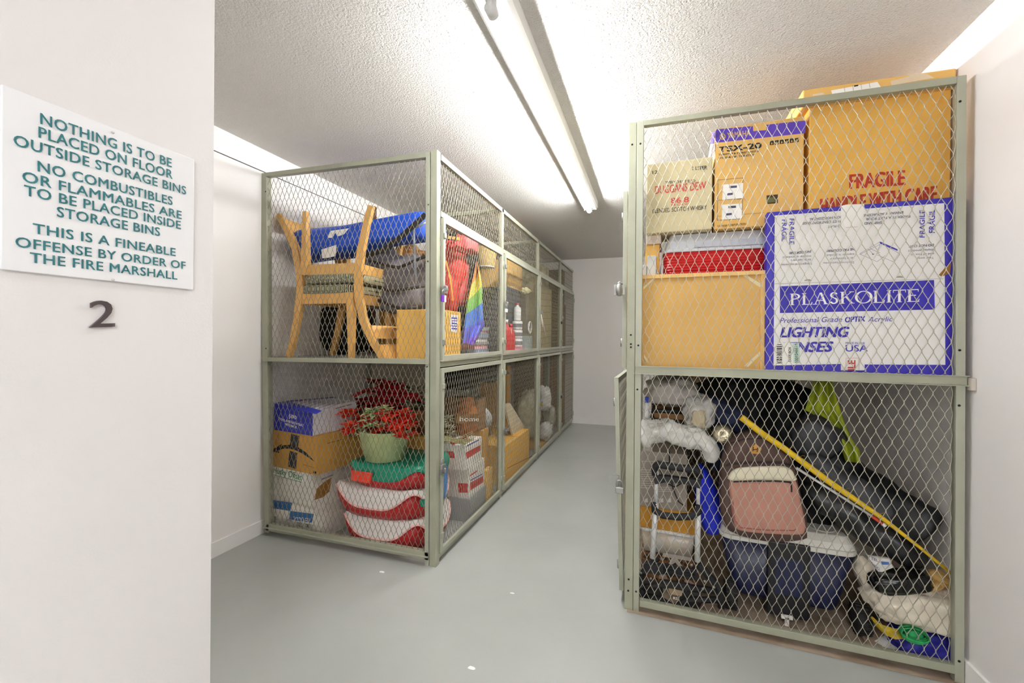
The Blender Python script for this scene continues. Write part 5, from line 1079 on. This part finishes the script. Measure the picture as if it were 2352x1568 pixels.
for pts, r in (([(385, 560), (300, 640), (255, 690)], .016), ([(712, 610), (790, 700), (880, 800), (900, 960)], .017), ([(255, 690), (262, 860), (290, 930)], .014), ([(260, 800), (420, 780), (620, 800), (860, 830)], .015), ([(268, 860), (420, 900), (520, 960), (640, 900), (880, 900)], .014)): m.tube([g6(*q, off + .01) for q in pts], r, 10)
m.build('base_frame', GRIP, t)
m = MB(); m.strip([g6(260, 640, off - .012), g6(450, 650, off - .014), g6(700, 700, off - .012)], .045, .018, V((0, -1, 0)))
for k in range(4): m.tube([g6(430, 640 + 14 * k, off - .026), g6(690, 680 + 14 * k, off - .026)], .0025, 6)
m.build('toe_bar', GRIP, t)
m = MB(); m.strip([g6(430, 770, off - .012), g6(540, 780, off - .014), g6(650, 800, off - .012)], .03, .016, V((0, -1, 0))); m.build('lower_bar', GRIP, t)
m = MB(); m.prism([g6(470, 805, off - .01), g6(590, 830, off - .01), g6(580, 870, off - .01), g6(490, 855, off - .01)], DP * .004); m.build('maker_plate', mat('dull_bronze_plate', '9A8468', .5), t)
lf = Face(g6(500, 900, off - .006), RU, ZUP); lf.text('RS', z6(512, 895), z6(548, 900), 20 / 3.5, WHITE, .02); lf.done(t)
for q in ((420, 570), (660, 618), (378, 608), (705, 668), (322, 660), (330, 725), (765, 748), (840, 798), (615, 815), (750, 808), (252, 682)): m = MB(); p = g6(*q, off - .008); m.tube([p, p - DP * .006], .006, 8); m.build('rivet', STEEL, t)
for px in (1497, 1585):
    c = pr((px, 1395), off + .03); c.z = .052
    m = MB(); R_ = Matrix.Rotation(PI / 2, 3, 'X'); m.lathe([(.015, -.014), (.047, -.014), (.052, -.006), (.052, .006), (.047, .014), (.015, .014)], c, 26, R_); m.build('wheel', mat('black_rubber', '262423', .75), t)
# stack behind the hand truck
o, fr, rt, tp = rbox('patterned_box', 'dark brown patterned box lowest in the stack behind the hand truck', 'box', (1472, 1395), (1600, 1415), (1472, 1262), .24, .3, mat('dark_patterned_card', '3A2A20', .7, kind='voronoi', scale=55, col2='7A5434'), zb=zf, seam=False); zq = pr((1472, 1262), .24).z
fr.poly([z6(430, 520), z6(660, 560), z6(655, 590), z6(425, 552)], mat('dusty_label', 'B8ADA2', .7)); fr.poly([z6(500, 560), z6(545, 570), z6(600, 650), z6(560, 640), z6(530, 600), z6(480, 630), z6(470, 620)], mat('dusty_label', 'B8ADA2', .7), 2)
fr.poly([z6(400, 700), z6(450, 690), z6(470, 735), z6(395, 730)], mat('pink_tan_print', 'B39684', .7), 2); fr.poly([z6(600, 740), z6(650, 745), z6(690, 775), z6(610, 770)], mat('pink_tan_print', 'B39684', .7), 2); fr.done(o, 'printed_label')
A, B = pr((1472, 1265), .23), pr((1596, 1280), .23); A.z = B.z = zq + .001; hb = pr((1472, 1217), .23).z - zq
m = MB(); rs = [rr(A, RU, DP, (B - A).length, .30, z, .03, i_) for z, i_ in ((zq + .001, .012), (zq + hb, 0.), )]; m.rings(rs, True, True, True); bi = m.build('clear_bin', mat('cloudy_clear_plastic', 'C9C6C2', .25, var=.12, scale=16, col2='C9BBA6'), None, (A + RU * .1 + DP * .1)); tag(bi, 'cloudy clear plastic bin above the patterned box', 'bin')
m = MB(); m.rings([rr(A, RU, DP, (B - A).length, .30, zq + hb + .0005, .03, -.008), rr(A, RU, DP, (B - A).length, .30, zq + hb + .014, .03, -.008)], True, True, True); m.build('lid', mat('translucent_white', 'D6D2CC', .35), bi)
fr = Face(A - DP * .0 + V((0, 0, 0)), RU, ZUP); fr.lift = .002
zq2 = zq + hb + .0155
o, fr, rt, tp = rbox('mustard_box', 'mustard yellow box between the clear bin and the grey box', 'box', (1470, 1222), (1597, 1228), (1470, 1160), .23, .3, mat('mustard_card', 'B57F24', .6, var=.05), zb=zq2, seam=False); zq3 = pr((1470, 1160), .23).z
o, fr, rt, tp = rbox('appliance_box', 'grey-taupe appliance box with fine white print, behind the pole handles', 'box', (1470, 1160), (1578, 1166), (1470, 1034), .22, .30, mat('taupe_card', '90867C', .6, var=.03), zb=zq3 + .001, seam=False); zq4 = pr((1470, 1034), .22).z
PALE = mat('pale_grey_ink', 'C9C3BA', .6)
rnd = random.Random(5)
for k in range(9): fr.line(z5(275, 935 + 20 * k), z5(275 + rnd.choice((90, 110, 120)), 938 + 20 * k), 1.0, PALE, 2)
fr.line(z5(290, 858), z5(600, 860), .8, PALE, 2); fr.line(z5(420, 880), z5(610, 884), .8, PALE, 2)
for x in (330, 400, 470, 540):
    fr.poly([z5(x - 15, 1228), z5(x + 15, 1228), z5(x + 13, 1188), z5(x - 12, 1200)], PALE, 2)
for k in range(3): fr.line(z5(410, 1090 + 18 * k), z5(560, 1092 + 18 * k), .9, PALE, 2)
fr.done(o)
m = MB(); m.tube([fz(540, 770, .20), fz(540, 860, .20), fz(545, 960, .195), fz(570, 1100, .19), fz(620, 1220, .19), fz(680, 1265, .195)], .003, 6); m.tube([fz(450, 930, .195), fz(520, 1060, .195), fz(590, 1090, .195), fz(640, 1060, .2)], .003, 6); tag(m.build('black_cable', mat('black_rubber', '262423', .75)), 'thin black cable hanging in front of the grey-taupe box', 'cable')
# bags above the stack
PBW = mat('crinkled_white_plastic', 'DCDAD4', .3, var=.12, scale=14, bump=.3, bscale=25); FILM = mat('clear_film', 'B9B7B2', .2, var=.25, scale=18, bump=.4, bscale=22)
m = MB(); m.wtube([fz(255, 620, .19), fz(330, 600, .19), fz(450, 585, .19), fz(560, 590, .185), fz(680, 640, .18), fz(800, 680, .18), fz(880, 725, .18), fz(905, 800, .185), fz(890, 865, .19)], [.05, .066, .066, .058, .05, .045, .045, .034, .02], .75, .55, 16, 60, 40, 70, .16); o = m.build('plastic_bag', PBW); tag(o, 'white plastic bag draped over the grey-taupe box', 'bag')
m = MB(); m.blob(fz(740, 565, .19), (.055, .05, .018), amp=.3, seed=61, fine=.1); m.build('print', mat('green_red_print', '9FA89A', .5, kind='voronoi', scale=40, col2='DCDAD4'), o)
sack('clear_bag', 'cloudy clear bag holding cream cloths, hanging under the shelf', 'bag', z5(800, 420), .27, (.07, .07, .085), FILM, 62, .3)
sack('cream_rag', 'bundle of cream rags under the clear bag', 'cloth', z5(800, 475), .22, (.035, .04, .05), mat('cream_rag_cloth', 'C2B496', .8, bump=.1), 63, .35)
sack('plastic_dome', 'grey-white translucent plastic cover at the upper left under the shelf', 'cover', z5(560, 225), .36, (.13, .13, .075), mat('grey_translucent', 'A8A29C', .35, var=.12), 64, .2)
o, *_ = rbox('tool_tray', 'shallow brown tray with a black rim above the white bag', 'tray', z5(395, 470), z5(700, 472), z5(395, 405), .30, .22, mat('brown_tray_board', '8A6238', .6), seam=False)
A = pr(z5(385, 470), .29); B = pr(z5(700, 470), .29); m = MB(); zr_ = pr(z5(400, 400), .29).z; m.tube([A + V((0, 0, 0)), V((A.x, A.y, zr_)), V((B.x, B.y, zr_))], .012, 8); m.build('rim', CBLK, o)
m = MB(); q = pr(z5(335, 330), .24); m.tube([q, q - V((0, 0, .09))], [.008, .016], 10); tag(m.build('spray_bottle', WHP), 'small white bottle with a blue cap by the locker post', 'bottle'); bo = bpy.context.scene.objects['spray_bottle']; m = MB(); m.tube([q + V((0, 0, .03)), q], .009, 10); m.build('cap', mat('blue_cap', '2440A8', .4), bo)
BLUB = mat('ultramarine_fabric', '1226B8', .6, var=.12, scale=8, bump=.08, bscale=25)
m = MB(); rs = []
for i, (x0, x1, y) in enumerate(((800, 840, 880), (790, 900, 960), (770, 960, 1080), (760, 1010, 1180), (770, 1030, 1260), (800, 1025, 1360), (840, 1000, 1450), (850, 985, 1500))):
    a, b = fz(x0, y, .26), fz(x1, y, .26); c = (a + b) / 2; rx = (b - a).length / 2
    rs.append([c + RU * rx * math.cos(t_) + DP * .06 * math.sin(t_) * (1 + .25 * noise.noise(V((i, k, 1)))) for k, t_ in enumerate([2 * PI * k / 18 for k in range(18)])])
m.rings(rs, True, True, True); tag(m.build('blue_sack', BLUB, sub=1), 'bright ultramarine fabric sack between the hand truck and the backpack', 'bag')
sack('navy_bag', 'dark navy bag wedged under the shelf behind the yellow pole', 'bag', z5(960, 420), .42, (.15, .12, .07), mat('dark_navy_fabric', '232B45', .8, bump=.1), 66, .2, rot=22)
m = MB(); m.lathe([(.0, 0), (.03, .006), (.046, .0), (.047, -.008), (.03, -.004)], fz(1020, 610, .20), 24, Matrix.Rotation(math.radians(62), 3, 'X') @ Matrix.Rotation(.5, 3, 'Z')); tag(m.build('foil_dish', mat('crumpled_foil', 'A59A80', .25, .7, var=.3, scale=30, bump=.4, bscale=40)), 'small round foil dish above the backpack', 'dish')
sack('dark_bag', 'dark blue bag behind the left shoulder of the backpack', 'bag', z5(990, 770), .30, (.05, .06, .10), mat('dark_navy_fabric', '232B45', .8), 67, .2)
# black bags leaning along the right
BLKL = mat('black_leatherette', '101013', .45, var=.2, scale=10, bump=.12, bscale=24); GRYL = mat('graphite_nylon', '34353A', .5, var=.15, scale=8, bump=.1, bscale=20)
def g7(x, y, o_): return pr(z7(x, y), o_)
m = MB(); m.wtube([g7(-150, 430, .62), g7(60, 500, .52), g7(300, 700, .46), g7(620, 985, .40), g7(940, 1200, .29), g7(1200, 1350, .21), g7(1400, 1450, .165), g7(1470, 1495, .155)], [.07, .10, .125, .125, .115, .105, .10, .07], .55, .16, 9, 3, 32, 60, .05); o = m.build('golf_bag', BLKL); tag(o, 'long black golf travel bag slanting down to the right wall', 'bag')
m = MB(); m.blob(g7(385, 600, .34), (.105, .06, .10), Matrix.Rotation(math.radians(38), 3, 'Y'), amp=.12, seed=70, e=.7); m.build('pocket', GRYL, o)
m = MB(); m.wtube([g7(280, 760, .30), g7(600, 1010, .26), g7(860, 1190, .22), g7(1100, 1390, .18)], [.03, .065, .07, .04], .5, .2, 12, 8, 24, 40, .06); m.build('side_pocket', GRYL, o)
m = MB(); m.strip([g7(180, 480, .30), g7(240, 440, .28), g7(420, 430, .27), g7(560, 500, .27), g7(640, 600, .28)], .012, .004, V((0, -1, 0))); m.build('strap', mat('black_webbing', '26221F', .8), o)
g8 = lambda x, y, o_: pr(z8(x, y), o_)
m = MB(); m.wtube([g7(230, 1080, .24), g7(480, 1200, .21), g7(760, 1380, .19), g8(920, 270, .17), g8(1180, 420, .15), g8(1320, 500, .15)], [.04, .055, .06, .055, .055, .03], .8, .25, 14, 5, 28, 56, .08); o = m.build('chair_bag', mat('black_leather_soft', '1B1B1D', .35, var=.2, scale=12, bump=.15, bscale=30)); tag(o, 'narrower black carry bag below the white rod', 'bag')
for k, (x, y, of, ra) in enumerate(((1250, 350, .75, (.32, .18, .16)), (1650, 420, .58, (.13, .10, .10)))):
    sack('black_sack', ('big black sack in the dark at the back, below the shelf', 'rounded black sack behind the golf bag pocket')[k], 'bag', z5(x, y), of, ra, BLK, 80 + k, .2)
sack('black_sack', 'black sack filling the dark gap right of the backpack', 'bag', z7(330, 1150), .40, (.10, .10, .18), BLK, 84, .15)
LIME = mat('lime_fabric', '9BA81E', .75, var=.12, scale=8, bump=.06, bscale=30)
Lf = [(370, 62), (335, 200), (285, 335), (420, 400), (530, 480), (610, 640), (670, 820)]; Rt = [(545, 62), (575, 200), (620, 335), (660, 460), (720, 600), (800, 720), (812, 840)]
m = MB()
def lf_(u, v):
    k = min(int(v * 6), 5); t_ = v * 6 - k; a = lerp(Lf[k], Lf[k + 1], t_); b = lerp(Rt[k], Rt[k + 1], t_); q = lerp(a, b, u); return g7(*q, .40 - .10 * v + .02 * math.sin(u * 11 + v * 2))
m.grid(lf_, 24, 24); tag(m.build('lime_vest', LIME, solid=.004), 'lime green cloth hanging down behind the black bags', 'cloth')
YLW = mat('yellow_fabric_sleeve', 'DDB71E', .6, var=.08, scale=20)
m = MB(); m.tube([pr((1703, 958), .06), pr((1750, 995), .065), pr((1802, 1030), .07), pr((1900, 1103), .08), pr((2027, 1190), .09), pr((2110, 1255), .085), pr((2192, 1322), .075)], [.014, .013, .0125, .013, .009, .006, .006], 12); o = m.build('yellow_pole', YLW); tag(o, 'yellow tapering fabric-covered pole slanting across in front of the black bags', 'pole')
m = MB()
for k in range(9):
    a = V(lerp((1810, 1030), (2020, 1180), k / 8)); p = pr((a.x, a.y), .065); m.tube([p, p + V((.012, -.004, .008)), p + V((.02, 0, .004))], .0012, 4)
m.build('loose_thread', mat('brown_thread', '8A6A1C', .8), o)
m = MB(); m.tube([pr((1829, 1074), .105), pr((2003, 1185), .105)], .0055, 10); o = m.build('fibreglass_rod', SIL); tag(o, 'thin white rod with a red band, just under the yellow pole', 'rod')
m = MB(); m.tube([pr((2003, 1185), .105), pr((2026, 1202), .105)], .0068, 10); m.build('band', mat('orange_red_band', 'D2452E', .5), o); m = MB(); m.tube([pr((2026, 1202), .105), pr((2034, 1207), .105)], .0075, 10); m.build('tip', WHITE, o)
m = MB()
for k in range(4): m.tube([g7(1050 + 20 * k, 1420 + 10 * k, .10), g7(1150 + 25 * k, 1470 + 12 * k, .095), g7(1290, 1560 + 5 * k, .09)], .0014, 5)
m.build('cord', mat('pale_cord', 'C9BF8E', .7), o)
# floor at the right end
o, fr, rt, tp = rbox('wooden_board', 'pale board lying on the floor at the right front', 'board', z8(850, 1230), z8(1560, 1340), z8(850, 1215), .06, .24, mat('pale_board', 'B59C84', .6, var=.1), zb=.004, zt=.022, seam=False)
m = MB(); q = [g8(880, 1130, .12), g8(1000, 1100, .2), g8(1120, 1230, .1), g8(1000, 1210, .08)]
for p in q: p.z = .0235
m.prism(q, V((0, 0, .0015))); tag(m.build('paper_sheet', WHITE), 'white paper sheet on the pale board', 'paper')
sack('blue_bag', 'dark royal blue cloth bag on the pale board under the rice sack', 'bag', z8(1330, 1190), .13, (.115, .09, .062), mat('royal_blue_cloth', '1E1E86', .6, var=.15, bump=.15, bscale=20), 90, .3)
m = MB()
for k in range(9):
    m.tube([g8(850 + 6 * k, 985 + 9 * k, .06 + .008 * (k % 3)), g8(930 + 5 * k, 1060 + 9 * k, .05), g8(1060, 1100 + 9 * k, .05), g8(1180, 1100 + 8 * k, .06)], .005, 6)
tag(m.build('yellow_rope', mat('yellow_rope_fibre', 'B59A24', .8, var=.25, scale=60)), 'loose coil of yellow rope under the white rice sack', 'rope')
m = MB()
for k in range(12):
    c = g8(1225, 1140, .03); a = k * .5; m.tube([c + (RU * math.cos(t_) * .042 + (ZUP * math.cos(a * .25) + DP * math.sin(a * .25)) * math.sin(t_) * (.022 + .002 * (k % 4))) + DP * .012 * math.sin(k * 2.1) for t_ in [2 * PI * i / 16 for i in range(17)]], .0028, 5)
m.blob(g8(1225, 1140, .03), (.03, .016, .017), amp=.05); tag(m.build('green_twine', mat('green_twine_fibre', '1E8A4A', .7, var=.2, scale=60)), 'ball of green twine in front of the blue cloth bag', 'twine')
RICE = mat('rice_sack_cloth', 'DDD3C0', .75, var=.05, scale=6, bump=.12, bscale=16)
m = MB(); m.blob(g8(1225, 860, .13), (.165, .10, .085), Matrix.Rotation(math.radians(6), 3, 'Y'), 72, 44, .2, 2.6, 91, .75, .06); m.blob(g8(900, 700, .20), (.06, .09, .12), Matrix.Rotation(math.radians(-24), 3, 'Y'), 40, 28, .18, 2.5, 92, .8, .05); m.blob(g8(1520, 800, .14), (.055, .06, .05), None, 32, 24, .4, 4, 93, .8, .1)
rs_ = m.build('rice_sack', RICE); tag(rs_, 'white printed rice sack slumped in the right front corner', 'sack')
f = Face(g8(880, 680, .095), RU, ZUP)
f.text('ROYAL', z8(822, 628), z8(912, 778), (18 / 3.844, -14 / 3.844), mat('slate_ink', '66707E', .7), .01); f.done(rs_)
sack('black_package', 'shiny black wrapped package lying on the rice sack', 'package', z8(1090, 670), .08, (.095, .05, .036), mat('shiny_black_film', '141414', .22, var=.3, bump=.3, bscale=30), 94, .12, .5, rot=-14)
m = MB(); q = [g8(820, 450, .11), g8(1015, 478, .09), g8(1042, 550, .08), g8(920, 600, .09)]; m.prism(q, DP * .015); o = m.build('newspaper', mat('newsprint', 'D6D4CF', .7, var=.12, scale=50)); tag(o, 'folded newspaper with blue print above the black package', 'newspaper')
f = Face(q[0], (q[1] - q[0]), (q[0] - q[3])); f.poly([z8(935, 495), z8(1005, 500), z8(1010, 525), z8(945, 525)], mat('blue_ink_print', '3F62A0', .6), 2); f.text('TEL.', z8(850, 480), z8(915, 500), 6, DINK, .01); f.text('CHANCE', z8(850, 520), z8(925, 580), 6, DINK, .01); f.done(o)
GLV = mat('tan_glove_leather', 'C09A5A', .75, var=.12, scale=14, bump=.1)
m = MB(); m.blob(g8(1480, 650, .12), (.05, .045, .028), Matrix.Rotation(.3, 3, 'Y'), amp=.2, seed=95)
for k in range(4): m.tube([g8(1430 + 8 * k, 670 + 10 * k, .10 - .01 * k), g8(1370 + 6 * k, 690 + 14 * k, .09 - .008 * k), g8(1330 + 14 * k, 690 + 20 * k, .085 - .008 * k)], [.011, .0105, .008], 8)
m.tube([g8(1500, 680, .09), g8(1450, 720, .075), g8(1420, 745, .07)], [.012, .011, .008], 8); tag(m.build('work_glove', GLV), 'tan leather work glove lying on the rice sack', 'glove')
# dim things in the second locker behind
m = MB(); m.tube([V((.1, 3.55, .93)), V((.95, 3.55, .95))], .075, 20); tag(m.build('carpet_roll', mat('tan_carpet', '9A8068', .9, var=.1, scale=40)), 'rolled tan carpet lying in the second right locker under its shelf', 'carpet roll')
o, *_ = carton('storage_bin', 'dark brown storage bin supporting the tan carpet roll', 'bin', V((.0, 3.4, .002)), V((1.05, 3.4, .002)), .85, .5, mat('dark_brown_bin', '3B2C22', .7), seam=False)
m = MB()
for k in range(3): m.tube([V((.30, 3.27, .86 - .01 * k)), V((.85, 3.27, .87 - .01 * k))], .004, 6)
for k in range(16): m.tube([V((.32 + .034 * k, 3.27, .84)), V((.32 + .034 * k, 3.36, .852))], .002, 5)
tag(m.build('wire_rack', WHITE), 'white wire rack in the dark at the back of the lower locker', 'rack')
c = P(1434, 664, y=2.135); m = MB(); R_ = Matrix.Rotation(PI / 2, 3, 'X') @ Matrix.Rotation(.5, 3, 'Y'); m.lathe([(.012, -.012), (.026, -.010), (.030, -.004), (.030, .004), (.026, .010), (.012, .012)], c + V((-.022, -.01, -.004)), 28, Matrix.Rotation(.9, 3, 'Z') @ R_); o = m.build('padlock', STEEL); tag(o, 'round silver disc padlock on the upper door of the right locker', 'padlock', 'padlocks on the lockers')
m = MB(); m.tube([c + V((-.034, -.006, .022)), c + V((-.022, -.006, .034)), c + V((-.008, -.006, .022))], .004, 8); m.build('shackle', STEEL, o)
padlock(P(1423, 1118, y=2.128), STEEL, 'silver padlock on the lower door of the right locker', .040, .03, V((0, -1, 0)))
strip_light(.60, -3.05, -1.25, 'strip light on the ceiling behind the viewer', mat('lit_tube_cool', 'F0F5FF', .4, emit=HALL_POWER))
strip_light(.62, 4.3, 6.1, 'added fill strip light, unseen, on the ceiling over the far right lockers', mat('lit_tube_far_fill', 'FCFDFF', .4, emit=FAR_FILL_POWER))  # added lamp out of view, put in to brighten the far wall
